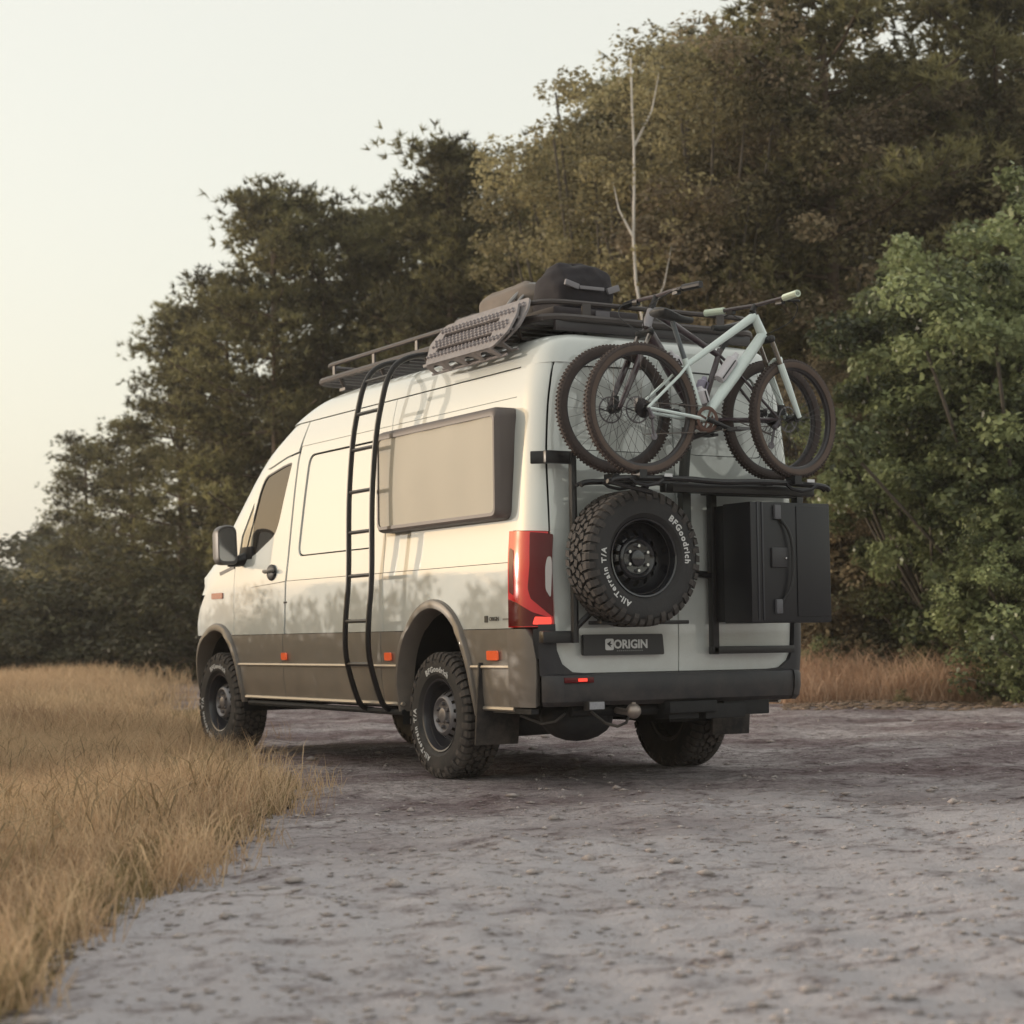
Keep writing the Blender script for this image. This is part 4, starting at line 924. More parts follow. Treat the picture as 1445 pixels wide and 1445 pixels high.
    cr_ = hb-(ht-hb).normalized()*.035; fr = Vector(front); dv = (fr-cr_)
    mb = MB()
    for s_ in (1, -1):
        mb.tube([P(cr_, s_*.062), P(cr_+dv*.42, s_*.062)], .014, 8)
    sh = MB(); sh.tube([P(cr_, -.07), P(cr_, .07)], .022, 8); sh.sphere(P(cr_, -.062), .024, 8, 6); sh.sphere(P(cr_, .062), .024, 8, 6)
    lw = MB()
    for s_ in (1, -1): lw.tube([P(cr_+dv*.32, s_*.062), P(cr_+dv*.6, s_*.062), P(fr, s_*.060)], [.021, .020, .014], 10)
    lw.tube([P(cr_+dv*.33, -.062), Vector(P(cr_+dv*.30, -.03))+Vector((0, dirn*.03, .03)), Vector(P(cr_+dv*.30, .03))+Vector((0, dirn*.03, .03)), P(cr_+dv*.33, .062)], .013, 8)
    part('fork_stanchion', mb, mat('stanchion', (.30, .27, .25), .2, metal=.9), t)
    part('fork_crown', sh, blackm, t); part('fork', lw, fork_m, t)
    # cockpit
    stem = Vector(G_['stem']); mb = MB(); top = ht+(ht-hb).normalized()*.03
    mb.tube([P(ht), P(top)], .022, 8); mb.tube([P(top), P(stem)], .017, 8); part('stem', mb, blackm, t)
    sw = geo['sweep']
    def bar(s_): return [P(stem, s_*.03), Vector(P(stem, s_*.12))+Vector((0, 0, .004)), Vector(P(stem, s_*.25))+Vector((0, -dirn*.01, .006)), Vector(P(stem, s_*.395))+Vector((0, -dirn*.04, .008))]
    RB = Matrix.Translation(Vector(P(stem))) @ Matrix.Rotation(sw, 4, 'Z') @ Matrix.Translation(-Vector(P(stem)))
    mb = MB(); mb.tube(bar(-1)[::-1]+bar(1), .0125, 8); part('handlebar', mb.xf(RB), mat('bar_dark', (.06, .045, .05), .35), t)
    for s_ in (1, -1):
        b = bar(s_); a0 = Vector(b[2]).lerp(Vector(b[3]), .05); mb = MB(); mb.tube([a0, b[3]], .021, 10); part('grip', mb.xf(RB), grip, t)
        mb = MB(); c = Vector(b[2]); mb.tube([c, c+Vector((0, dirn*.04, -.015)), c+Vector((s_*.07, dirn*.06, -.02))], .007, 6); mb.box(c+Vector((-s_*.04, dirn*.01, -.015)), (.05, .03, .03)); part('brake_lever', mb.xf(RB), blackm, t)
    mb = MB()
    for s_ in (1, -1):
        c = RB @ Vector(bar(s_)[2]); e_ = Vector(P(cr_)) if s_ > 0 else Vector(P(hb))
        mb.tube(bez([c, c+Vector((0, dirn*.10, -.04)), (c+e_)/2+Vector((0, dirn*.13, -.02)), e_+Vector((0, dirn*.02, 0))], 5), .003, 5)
    part('brake_cable', mb, blackm, t)
    # cranks, chainring, pedals, chain, derailleur
    bb = Vector(G_['bb']); mb = MB(); mb.lathe([(.055, .044), (.072, .046), (.078, .044), (.072, .042), (.055, .044)], P(bb), 'x', 28, sgn=cs)
    for k in range(4):
        a = PI/2*k+.4; mb.box((x0+cs*.044, bb[0]+.035*math.cos(a), bb[1]+.035*math.sin(a)), (.004, .012, .05), Matrix.Rotation(a-PI/2, 3, 'X'))
    part('chainring', mb, mat('ring_brown', (.10, .055, .045), .4, metal=.6), t)
    ca_ = R(geo['crank'])
    for s_, an in ((cs, ca_), (-cs, ca_+PI)):
        e_ = (bb[0]+.17*math.cos(an), bb[1]+.17*math.sin(an)); mb = MB(); mb.tube([P(bb, s_*.05), P(Vector(bb).lerp(Vector(e_), .5), s_*.062), P(e_, s_*.07)], [.016, .012, .012], 8)
        co = part('crank', mb, blackm, t)
        mb = MB(); pz_ = P(e_, s_*.125)
        for dy in (-.040, 0, .040): mb.box((pz_[0], pz_[1]+dy, pz_[2]), (.095, .010, .016))
        for dx in (-.045, .045): mb.box((pz_[0]+dx, pz_[1], pz_[2]), (.010, .09, .016))
        part('pedal', mb, mat('pedal_grey', (.09, .09, .095), .5), sub(t, co))
    r2 = Vector(rear); dd = (r2-bb).normalized(); nn_ = Vector((-dd.y, dd.x)); mb = MB()
    mb.tube([P(bb+nn_*.074, cs*.044), P(r2+nn_*.035, cs*.044)], .004, 4); mb.tube([P(bb-nn_*.074, cs*.044), P(r2-nn_*.02-Vector((0, .13)), cs*.044)], .004, 4); part('chain', mb, mat('chain', (.10, .085, .08), .4, metal=.8), t)
    dz = r2+Vector((dirn*.03, -.05)); mb = MB(); mb.tube([P(r2, cs*.07), P(dz, cs*.065)], .012, 6); mb.tube([P(dz, cs*.06), P(dz+Vector((dirn*.02, -.11)), cs*.05)], .008, 6)
    mb.lathe([(0, .045), (.022, .047), (.022, .053), (0, .055)], P(dz+Vector((dirn*.02, -.11))), 'x', 12, sgn=cs); mb.sphere(P(dz, cs*.06), .018, 8, 6); part('rear_derailleur', mb, mat('mech_grey', (.16, .15, .17), .35, metal=.6), t)
    # bottles in the main triangle
    for f, off_, cc in geo['bottles']:
        a = Vector(G_['bb']).lerp(Vector(G_[f]), .38); b = Vector(G_['bb']).lerp(Vector(G_[f]), .68); o2 = Vector(off_)
        mb = MB(); mb.tube([P(a+o2), P(a.lerp(b, .1)+o2), P(a.lerp(b, .75)+o2), P(a.lerp(b, .85)+o2), P(b+o2)], [.030, .036, .036, .018, .015], 12); part('water_bottle', mb, cc, t)
        mb = MB(); mb.tube([P(a+o2*1.0, .040), P(a.lerp(b, .7)+o2, .040)], .004, 5); mb.tube([P(a+o2, -.040), P(a.lerp(b, .7)+o2, -.040)], .004, 5); part('bottle_cage', mb, blackm, t)
    mb = MB(); c = Vector(rear)+Vector((dirn*.03, .05)); mb.box(P(c, -cs*.055), (.03, .05, .035)); c = Vector(front)+Vector((-dirn*.045, .055)); mb.box(P(c, -cs*.055), (.03, .035, .06)); part('brake_caliper', mb, blackm, t)
    return t
bottleA = mat('bottle_white', (.58, .56, .60), .4); bottleB = mat('bottle_lavender', (.36, .33, .44), .4)
bicycle('mint green mountain bike, outer one on the rack, facing right', -1.72, (.548, 2.168), (-.552, 2.165), -1, mint, mint,
        dict(bb=(.115, 2.125), st=(.225, 2.44), ht=(-.275, 2.765), hb=(-.335, 2.655), saddle=(.32, 2.72), stem=(-.285, 2.83), Rr=.383, Rf=.360, steer=R(8), sweep=R(6), chain_side=-1, crank=200, post=mat('post_slate', (.10, .115, .13), .4),
             bottles=[('st', (-.055, -.02), bottleA), ('hb', (.05, .045), bottleA)]), mintgrip, True)
bicycle('dark plum mountain bike, inner one next to the door, facing left', -1.46, (-.60, 2.185), (.562, 2.195), 1, plum, plum,
        dict(bb=(-.045, 2.16), st=(-.20, 2.56), ht=(.285, 2.80), hb=(.325, 2.69), saddle=(-.30, 2.74), stem=(.250, 2.885), Rr=.372, Rf=.378, steer=R(-4), sweep=R(0), chain_side=-1, crank=25, head_m=mat('pale_head', (.30, .29, .32), .4),
             bottles=[('st', (.055, -.01), bottleB), ('hb', (-.05, .04), bottleA)]), blackm, False)
# ------------------------------------------------------------------ ground
def hz(x, y):
    return .010*np.sin(x*9+y*5+2*np.sin(y*1.7))*np.sin(y*11-x*4)+.007*np.sin(x*19-y*13+3*np.sin(x*2))*np.sin(y*16+2*np.sin(x*3))+.018*np.sin(x*.9+1.3*np.sin(y*.5))*np.cos(y*.8)+.012*np.sin(x*2.3+y*1.7)+.008*np.sin(x*5.1-y*4.3)+.01*np.sin(y*7+x*1.2)*np.sin(x*3)
def ground_z(x, y):
    x = np.asarray(x, float); y = np.asarray(y, float)
    d = np.minimum.reduce([np.hypot(x-a, y-b) for a in (RXC, FXC) for b in (.86, -.86)])
    k = np.clip((d-.3)/.8, 0, 1)
    far = np.clip((np.hypot(x, y)-60)/60, 0, 1)
    return hz(x, y)*k*(1-far)
def E_(a): return a
# sand lot / grass boundary, in world metres: signed side test in camera space
camv = Vector(CAM); fwd = Vector((F_.x, F_.y)).normalized(); rgt = Vector((fwd.y, -fwd.x))
def gp(px, depth):
    """ground point seen in image column px (1445 wide) at distance depth along the view"""
    return Vector((camv.x, camv.y))+fwd*depth+rgt*((px-722.5)/FPX*depth)
def lat(depth, px): return (px-722.5)/FPX*depth
bx_ = tab([(3.5, -120), (5.0, 20), (6.5, 150), (8, 285), (9.5, 345), (11.0, 372), (12.2, 340), (13.5, 286), (17, 262), (22, 252), (30, 245), (60, 240), (300, 235)])
def edge_n(d, px): return 26*math.sin(d*1.9+.3)+18*math.sin(d*4.7+px*.02)+14*math.sin(d*9.3)   # column of the grass edge by depth
def build_ground():
    dl = [0.5]; 
    while dl[-1] < 1200: dl.append(dl[-1]*(1.012 if dl[-1] < 30 else 1.05)+.008)
    nd = len(dl); na = 300; vs = np.zeros((nd, na, 3))
    for i, d in enumerate(dl):
        a = np.linspace(-1.25, 1.25, na); a = np.sign(a)*np.abs(a)**1.3
        X = camv.x-4*0+fwd.x*d+rgt.x*d*np.tan(a*.9)*1.0; Y = camv.y+fwd.y*d+rgt.y*d*np.tan(a*.9)
        vs[i, :, 0] = X; vs[i, :, 1] = Y; vs[i, :, 2] = ground_z(X, Y)
    idx = np.arange(nd*na).reshape(nd, na)
    f = np.stack([idx[:-1, :-1], idx[:-1, 1:], idx[1:, 1:], idx[1:, :-1]], -1).reshape(-1, 4)
    return vs.reshape(-1, 3), f
def np_mesh(name, V, Fc, m, smooth=True, tint=None, tintdom='FACE'):
    me = bpy.data.meshes.new(name); nv = len(V); nf = len(Fc); k = Fc.shape[1]
    me.vertices.add(nv); me.vertices.foreach_set('co', np.asarray(V, np.float32).ravel())
    me.loops.add(nf*k); me.loops.foreach_set('vertex_index', Fc.astype(np.int32).ravel())
    me.polygons.add(nf); me.polygons.foreach_set('loop_start', np.arange(0, nf*k, k, dtype=np.int32))
    me.polygons.foreach_set('loop_total', np.full(nf, k, np.int32)); me.update(calc_edges=True)
    if tint is not None:
        at = me.attributes.new('tint', 'FLOAT', tintdom); at.data.foreach_set('value', np.asarray(tint, np.float32))
    if smooth: me.polygons.foreach_set('use_smooth', np.ones(nf, bool))
    me.materials.append(m); return me
def np_obj(name, me, kind=None, parent=None, **props):
    o = bpy.data.objects.new(name, me); col.objects.link(o)
    if kind: o['kind'] = kind
    if parent: o.parent = parent
    for k, v in props.items(): o[k] = v
    return o
def grassy(x, y):
    dx = x-camv.x; dy = y-camv.y; d = dx*fwd.x+dy*fwd.y; l = dx*rgt.x+dy*rgt.y; o_ = np.zeros(len(x))
    for i in range(len(x)):
        if d[i] > 2:
            px = 722.5+l[i]/d[i]*FPX; o_[i] = 1/(1+math.exp(max(-30, min(30, (px-bx_(d[i])-edge_n(d[i], px)*.7)/22))))
            if px > 1000 and d[i] > 24.5: o_[i] = 1
            if d[i] > 40: o_[i] = 1
    return o_
def sand_mat():
    m = bpy.data.materials.new('sandy_ground'); m.use_nodes = True; n = m.node_tree.nodes; L = m.node_tree.links; b = n['Principled BSDF']
    b.inputs['Roughness'].default_value = .95; b.inputs['Specular IOR Level'].default_value = .15
    g = n.new('ShaderNodeNewGeometry')
    # rotate so that tyre-track streaks run across the view
    mp = n.new('ShaderNodeMapping'); mp.inputs['Rotation'].default_value = (0, 0, -YAW+R(8)); mp.inputs['Scale'].default_value = (1, .62, 1)
    L.new(g.outputs['Position'], mp.inputs[0])
    def noise(vec, sc_, det, rough=.6):
        z = n.new('ShaderNodeTexNoise'); z.inputs['Scale'].default_value = sc_; z.inputs['Detail'].default_value = det; z.inputs['Roughness'].default_value = rough; L.new(vec, z.inputs['Vector']); return z.outputs[0]
    n1 = noise(mp.outputs[0], .8, 8, .65); n2 = noise(g.outputs['Position'], 9, 8, .7); n3 = noise(mp.outputs[0], 7, 9, .75); n4 = noise(g.outputs['Position'], 45, 4, .7)
    def ramp(x, stops):
        r = n.new('ShaderNodeValToRGB'); e = r.color_ramp.elements
        while len(e) < len(stops): e.new(.5)
        for i, (p, c) in enumerate(stops): e[i].position = p; e[i].color = (*c, 1)
        L.new(x, r.inputs[0]); return r.outputs[0]
    base = ramp(n1, [(.32, (.25, .18, .185)), (.45, (.44, .36, .375)), (.60, (.76, .70, .715))])
    det = ramp(n3, [(.34, (.34, .29, .28)), (.47, (.80, .77, .78)), (.62, (1, 1, 1))])
    fin = ramp(n2, [(.36, (.42, .38, .38)), (.50, (1, 1, 1)), (.68, (1.25, 1.25, 1.25))])
    peb = ramp(n4, [(.34, (.35, .32, .31)), (.46, (1, 1, 1)), (.66, (1.3, 1.3, 1.3))])
    def mul(a, b_, f=1):
        x = n.new('ShaderNodeMix'); x.data_type = 'RGBA'; x.blend_type = 'MULTIPLY'; x.inputs[0].default_value = f; L.new(a, x.inputs[6]); L.new(b_, x.inputs[7]); return x.outputs[2]
    c = mul(mul(mul(base, det, .9), fin, .85), peb, .7)
    ga = n.new('ShaderNodeAttribute'); ga.attribute_name = 'tint'
    soil = ramp(n2, [(.3, (.10, .07, .05)), (.5, (.22, .16, .11)), (.7, (.34, .26, .18))])
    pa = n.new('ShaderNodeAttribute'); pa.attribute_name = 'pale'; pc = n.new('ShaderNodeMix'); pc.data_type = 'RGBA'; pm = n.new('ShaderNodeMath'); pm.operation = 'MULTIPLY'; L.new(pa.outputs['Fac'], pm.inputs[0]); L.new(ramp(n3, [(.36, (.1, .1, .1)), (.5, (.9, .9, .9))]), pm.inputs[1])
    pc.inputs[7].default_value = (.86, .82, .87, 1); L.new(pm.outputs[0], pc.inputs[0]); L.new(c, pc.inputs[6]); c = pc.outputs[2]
    gm = n.new('ShaderNodeMix'); gm.data_type = 'RGBA'; L.new(ga.outputs['Fac'], gm.inputs[0]); L.new(c, gm.inputs[6]); L.new(soil, gm.inputs[7])
    L.new(gm.outputs[2], b.inputs['Base Color'])
    ad = n.new('ShaderNodeMath'); ad.operation = 'ADD'; L.new(n2, ad.inputs[0]); L.new(n3, ad.inputs[1])
    ad2 = n.new('ShaderNodeMath'); ad2.operation = 'ADD'; L.new(ad.outputs[0], ad2.inputs[0]); L.new(n4, ad2.inputs[1])
    bp = n.new('ShaderNodeBump'); bp.inputs['Strength'].default_value = 1.0; bp.inputs['Distance'].default_value = .08; L.new(ad2.outputs[0], bp.inputs['Height']); L.new(bp.outputs[0], b.inputs['Normal'])
    return m
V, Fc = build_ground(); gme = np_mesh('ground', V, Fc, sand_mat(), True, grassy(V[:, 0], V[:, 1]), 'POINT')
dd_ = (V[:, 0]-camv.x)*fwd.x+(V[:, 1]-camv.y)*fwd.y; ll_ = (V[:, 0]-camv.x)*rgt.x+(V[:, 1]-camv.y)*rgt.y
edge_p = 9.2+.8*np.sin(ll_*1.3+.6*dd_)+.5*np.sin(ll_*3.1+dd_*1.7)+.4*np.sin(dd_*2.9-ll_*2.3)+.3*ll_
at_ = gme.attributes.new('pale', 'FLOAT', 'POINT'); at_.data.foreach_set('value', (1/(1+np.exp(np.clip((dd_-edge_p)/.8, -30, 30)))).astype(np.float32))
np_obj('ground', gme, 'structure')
# the wide ground sheet beyond (behind the camera and to the sides), a little lower
s_ = 1500; me = np_mesh('far_ground', np.array([[-s_, -s_, -.12], [s_, -s_, -.12], [s_, s_, -.12], [-s_, s_, -.12]], float), np.array([[0, 1, 2, 3]]), mat('far_earth', (.24, .20, .16), .95, var=.3, vscale=.3)); np_obj('terrain', me, 'structure')

# ------------------------------------------------------------------ grass
def blades(P, H, W, lean, seed, n_per, spread):
    """P (n,2) tuft centres; returns V, F, tint; each blade: quad + tip = 2 segments as 3 tris"""
    r = np.random.default_rng(seed); n = len(P); N = n*n_per
    c = np.repeat(P, n_per, 0)+r.normal(0, 1, (N, 2))*np.repeat(spread, n_per)[:, None]
    h = np.repeat(H, n_per)*r.uniform(.45, 1.15, N); w_ = np.repeat(W, n_per)*r.uniform(.6, 1.3, N)
    a = r.uniform(0, 2*PI, N); d = r.uniform(0, 2*PI, N); ln = lean*r.uniform(.2, 1.2, N)
    z0 = ground_z(c[:, 0], c[:, 1])-.01
    wx, wy = np.cos(a)*w_/2, np.sin(a)*w_/2; lx, ly = np.cos(d)*ln*h, np.sin(d)*ln*h
    b0 = np.stack([c[:, 0]-wx, c[:, 1]-wy, z0], 1); b1 = np.stack([c[:, 0]+wx, c[:, 1]+wy, z0], 1)
    m0 = np.stack([c[:, 0]-wx*.8+lx*.35, c[:, 1]-wy*.8+ly*.35, z0+h*.6], 1); m1 = np.stack([c[:, 0]+wx*.8+lx*.35, c[:, 1]+wy*.8+ly*.35, z0+h*.6], 1)
    t = np.stack([c[:, 0]+lx, c[:, 1]+ly, z0+h*(1-.25*ln)], 1)
    V = np.stack([b0, b1, m1, m0, t], 1).reshape(-1, 3); i = np.arange(N)[:, None]*5
    Fc = np.concatenate([i+np.array([[0, 1, 2]]), i+np.array([[0, 2, 3]]), i+np.array([[3, 2, 4]])], 1).reshape(-1, 3)
    pt = .5+.5*np.sin(P[:, 0]*.9+2*np.sin(P[:, 1]*.7))*np.sin(P[:, 1]*1.1+P[:, 0]*.4)
    tn = np.repeat(np.clip(pt*.7+r.normal(.15, .2, n), 0, 1), n_per)*.65+r.uniform(0, .35, N)
    return V, Fc, np.repeat(tn, 3)
dry = leafmat('dry_grass', (.36, .215, .13), (.90, .69, .45), .40, .8)
def scatter(n, f, seed):
    r = np.random.default_rng(seed); out_ = []
    while len(out_) < n:
        p = f(r)
        if p is not None: out_.append(p)
    return np.array(out_)
def patchy(x, y): return .5+.5*np.sin(x*.55+1.7*np.sin(y*.43))*np.cos(y*.61+1.1*np.sin(x*.37))
def left_field(dmin, dmax, pw):
    def f(r):
        d = dmin+(dmax-dmin)*r.uniform()**pw; e = bx_(d); px = r.uniform(-350 if d > 9 else -250, e+25); e += edge_n(d, px)*(1 if d < 20 else .4)
        k = (e-px)/120.
        if k < 1 and r.uniform() > .04+.96*max(0, k)**1.3: return None
        if d < 9.5 and r.uniform() < (9.5-d)/6: return None
        p = gp(px, d)
        if r.uniform() > .12+1.1*patchy(p.x*1.9, p.y*1.9)*(.6+.6*patchy(p.x*5+3, p.y*4)): return None
        return (p.x, p.y)
    return f
G1 = scatter(9000, left_field(4.8, 17, .8), 1); G2 = scatter(9000, left_field(15, 42, .75), 2); G3 = scatter(6000, left_field(36, 85, .8), 3)
def dep(P): return (P[:, 0]-camv.x)*fwd.x+(P[:, 1]-camv.y)*fwd.y
mk_h = lambda P, a, b: a+(b-a)*patchy(P[:, 0]*.8, P[:, 1]*.8)
A_ = [blades(G1, mk_h(G1, .12, .46)*np.clip((dep(G1)-2)/9, .35, 1)*np.random.default_rng(9).uniform(.5, 1.2, len(G1)), np.full(len(G1), .0040), .95, 11, 16, np.full(len(G1), .09)),
      blades(G2, mk_h(G2, .22, .58)*np.random.default_rng(9).uniform(.6, 1.15, len(G2)), np.full(len(G2), .008), .8, 12, 11, np.full(len(G2), .12)),
      blades(G3, mk_h(G3, .35, .65), np.full(len(G3), .018), .7, 13, 9, np.full(len(G3), .3))]
def merge(A):
    o = 0; V = []; Fc = []; T = []
    for v, f, t in A: V.append(v); Fc.append(f+o); T.append(t); o += len(v)
    return np.concatenate(V), np.concatenate(Fc), np.concatenate(T)
V, Fc, T = merge(A_); np_obj('dry_grass', np_mesh('dry_grass', V, Fc, dry, False, T), 'stuff', label='golden dry grass meadow left of the van', category='grass')
def right_strip(r):
    px = r.uniform(1090, 1440); d = r.uniform(24.6, 29.5)
    if px > 1330 and r.uniform() < .5: return None
    p = gp(px, d); return (p.x, p.y)
G4 = scatter(3200, right_strip, 4)
V, Fc, T = blades(G4, np.random.default_rng(5).uniform(.25, 1.05, len(G4))*(.45+.65*patchy(G4[:, 0]*2.3, G4[:, 1]*2.3)), np.full(len(G4), .010), 1.0, 14, 12, np.full(len(G4), .10))
np_obj('dry_grass', np_mesh('tall_grass', V, Fc, leafmat('tall_dry_grass', (.42, .25, .17), (.86, .64, .46), .35, .8), False, T), 'stuff', label='tall pinkish dry grass strip right of the van before the trees', category='grass')
G6 = scatter(900, left_field(5.5, 30, .9), 41)
V, Fc, T = blades(G6, mk_h(G6, .15, .5), np.full(len(G6), .009), 1.1, 42, 12, np.full(len(G6), .07))
np_obj('meadow_weeds', np_mesh('meadow_weeds', V, Fc, leafmat('meadow_weed', (.12, .09, .045), (.34, .25, .15), .3, .8), False, T), 'stuff', label='darker olive and rust weeds scattered in the golden meadow', category='weeds')
# sparse tufts, litter, clods over the sand
def debris(n, seed, f, smin, smax, m, name, label, flat=.35):
    r = np.random.default_rng(seed); P = scatter(n, f, seed); vs = []; fs = []; o = 0
    ico = np.array([(0, 0, 1), (.9, 0, .3), (.28, .85, .3), (-.73, .53, .3), (-.73, -.53, .3), (.28, -.85, .3), (0, 0, -.4)])
    fc = [(0, 1, 2), (0, 2, 3), (0, 3, 4), (0, 4, 5), (0, 5, 1), (6, 2, 1), (6, 3, 2), (6, 4, 3), (6, 5, 4), (6, 1, 5)]
    A = r.uniform(0, 2*PI, n); S_ = smin+(smax-smin)*r.uniform(0, 1, n)**3; Z = ground_z(P[:, 0], P[:, 1])
    jit = r.uniform(.6, 1.3, (n, 7, 3)); q = ico[None]*jit*S_[:, None, None]; q[:, :, 2] *= flat
    el = r.uniform(.8, 1.8, n); q[:, :, 0] *= el[:, None]
    X = q[:, :, 0]*np.cos(A)[:, None]-q[:, :, 1]*np.sin(A)[:, None]+P[:, 0:1]; Y = q[:, :, 0]*np.sin(A)[:, None]+q[:, :, 1]*np.cos(A)[:, None]+P[:, 1:2]
    V = np.stack([X, Y, q[:, :, 2]+Z[:, None]], -1).reshape(-1, 3); Fc = (np.arange(n)[:, None, None]*7+np.array(fc)[None]).reshape(-1, 3)
    np_obj(name, np_mesh(name, V, Fc, m, False), 'stuff', label=label, category='ground litter')
def sandf(r):
    d = 3.6+24*r.uniform()**1.3; e = bx_(d); px = r.uniform(e-40, 1600); p = gp(px, d); return (p.x, p.y)
debris(16000, 21, sandf, .003, .020, mat('clod', (.30, .26, .25), .95, var=.5, vscale=3), 'pebbles', 'small clods and pebbles over the sandy lot')
debris(4000, 27, sandf, .003, .018, mat('pale_stone', (.42, .38, .37), .9, var=.4, vscale=3), 'stones', 'pale stones and crumbs of sand on the lot', .6)
debris(420, 29, sandf, .012, .045, mat('sand_stone', (.33, .29, .28), .9, var=.5, vscale=6), 'stones', 'bigger rough stones and clods lying on the sandy lot', .65)
debris(1600, 22, sandf, .006, .020, mat('dead_leaf', (.24, .17, .13), .9, var=.4, vscale=5), 'leaf_litter', 'dead brown leaves scattered over the sand', .15)
def edge_r(r):
    px = r.uniform(1100, 1560); d = 22.0+3.2*r.uniform(); p = gp(px, d); return (p.x, p.y)
debris(5000, 23, edge_r, .015, .07, mat('edge_litter', (.20, .14, .10), .9, var=.5, vscale=4), 'leaf_litter', 'brown leaf litter along the edge of the trees on the right', .3)
def edge_l(r):
    d = 4+20*r.uniform()**1.2; e = bx_(d); px = e+r.normal(0, 26); p = gp(px, d); return (p.x, p.y)
debris(2600, 24, edge_l, .008, .035, mat('dark_earth', (.10, .075, .06), .95, var=.4, vscale=4), 'soil_clods', 'dark soil clods along the edge of the dry grass', .5)
def edge_o(r):
    d = 4.5+16*r.uniform()**1.1; px = bx_(d)+edge_n(d, 0)+abs(r.normal(0, 38))-12; p = gp(px, d)
    return (p.x, p.y) if min(math.hypot(p.x-FXC, p.y-.86), math.hypot(p.x-RXC, p.y-.86)) > .5 else None
G7 = scatter(420, edge_o, 55); V, Fc, T = blades(G7, np.random.default_rng(56).uniform(.08, .30, len(G7)), np.full(len(G7), .0045), 1.1, 57, 14, np.full(len(G7), .05))
np_obj('dry_tufts', np_mesh('dry_tufts', V, Fc, dry, False, T), 'stuff', label='stray golden dry tufts thinning out onto the sand', category='grass')
G5 = scatter(900, edge_l, 31); V, Fc, T = blades(G5, np.random.default_rng(6).uniform(.05, .18, len(G5)), np.full(len(G5), .005), .7, 15, 12, np.full(len(G5), .03))
np_obj('grass_tufts', np_mesh('grass_tufts', V, Fc, leafmat('tuft_green', (.16, .13, .06), (.36, .27, .14), .3, .8), False, T), 'stuff', label='short olive tufts at the border of grass and sand', category='grass')

ORD = ['first', 'second', 'third', 'fourth', 'fifth', 'sixth', 'seventh', 'eighth', 'ninth', 'tenth', 'eleventh', 'twelfth', 'thirteenth', 'fourteenth', 'fifteenth', 'sixteenth']
# ------------------------------------------------------------------ trees
def rot_to(n, r):
    """random orthonormal frames with z along n (N,3)"""
    n = n/np.linalg.norm(n, axis=1, keepdims=True); a = r.normal(size=n.shape); a -= (a*n).sum(1, keepdims=True)*n; a /= np.linalg.norm(a, axis=1, keepdims=True)
    return a, np.cross(n, a), n
def clump_centres(r, H, crown, nclump, lumps):
    """crown: list of ellipsoids (x,y,z,rx,ry,rz) relative; returns clump centres, mostly on the shell"""
    el = np.array(crown); vol = el[:, 3]*el[:, 4]*el[:, 5]; k = r.choice(len(el), nclump, p=vol/vol.sum())
    d = r.normal(size=(nclump, 3)); d /= np.linalg.norm(d, axis=1, keepdims=True)
    rad = r.uniform(.35, 1.0, nclump)**.45
    rad = rad*np.where(r.uniform(size=nclump) < .12, 1.22, 1.0)
    return el[k, :3]+d*el[k, 3:]*rad[:, None], d
def pine_crown(seed, H=11., w=2.4, base=.22, n_br=46, per=5, tufts=24, needles=9, dens=1.):
    r = np.random.default_rng(seed); C = []; limbs = []
    for i in range(n_br):
        f = base+(1-base)*(i/n_br)**.9; z = H*f; az = i*2.399+r.normal(0, .4)
        Lb = w*(1-.80*max(0, (f-.45)/.55)**1.3)*(.55+.45*min(1, (f-base)/.15+.3))*r.uniform(.6, 1.15)
        up = r.uniform(.05, .45)+.5*max(0, f-.6)
        tip = np.array([math.cos(az)*Lb, math.sin(az)*Lb, z+Lb*up]); b0 = np.array([0, 0, z]); Lb *= (.72 if r.uniform() < .3 else 1.05); limbs.append((b0, tip))
        for j in range(per):
            t = .35+.65*(j+.5)/per; c = b0+(tip-b0)*t; c[2] += .1*math.sin(t*3)
            C.append(c+r.normal(0, .16, 3)*np.array([1, 1, .7]))
    C.append(np.array([0, 0, H])); C.append(np.array([.1, 0, H-.4])); C = np.array(C); n = len(C)
    cl_t = np.clip(r.normal(.45, .30, n), 0, 1)
    sz = r.uniform(.24, .50, n)
    T = np.repeat(C, tufts, 0)+r.normal(size=(n*tufts, 3))*np.repeat(sz, tufts)[:, None]*np.array([.62, .62, .38])
    out_ = T-np.repeat(C, tufts, 0)+np.array([0, 0, .35]); N = len(T)
    # needles
    base_ = np.repeat(T, needles, 0); dr = np.repeat(out_/np.linalg.norm(out_, axis=1, keepdims=True), needles, 0)+r.normal(size=(N*needles, 3))*.75
    dr /= np.linalg.norm(dr, axis=1, keepdims=True); Ln = r.uniform(.10, .22, N*needles)[:, None]
    sd_ = np.cross(dr, r.normal(size=dr.shape)); sd_ /= np.linalg.norm(sd_, axis=1, keepdims=True); wd = .020
    V = np.stack([base_-sd_*wd, base_+sd_*wd, base_+dr*Ln], 1).reshape(-1, 3)
    Fc = np.arange(len(V)).reshape(-1, 3); tn = np.repeat(np.clip(np.repeat(cl_t, tufts)+r.normal(0, .12, N), 0, 1), needles)
    return V, Fc, tn, limbs
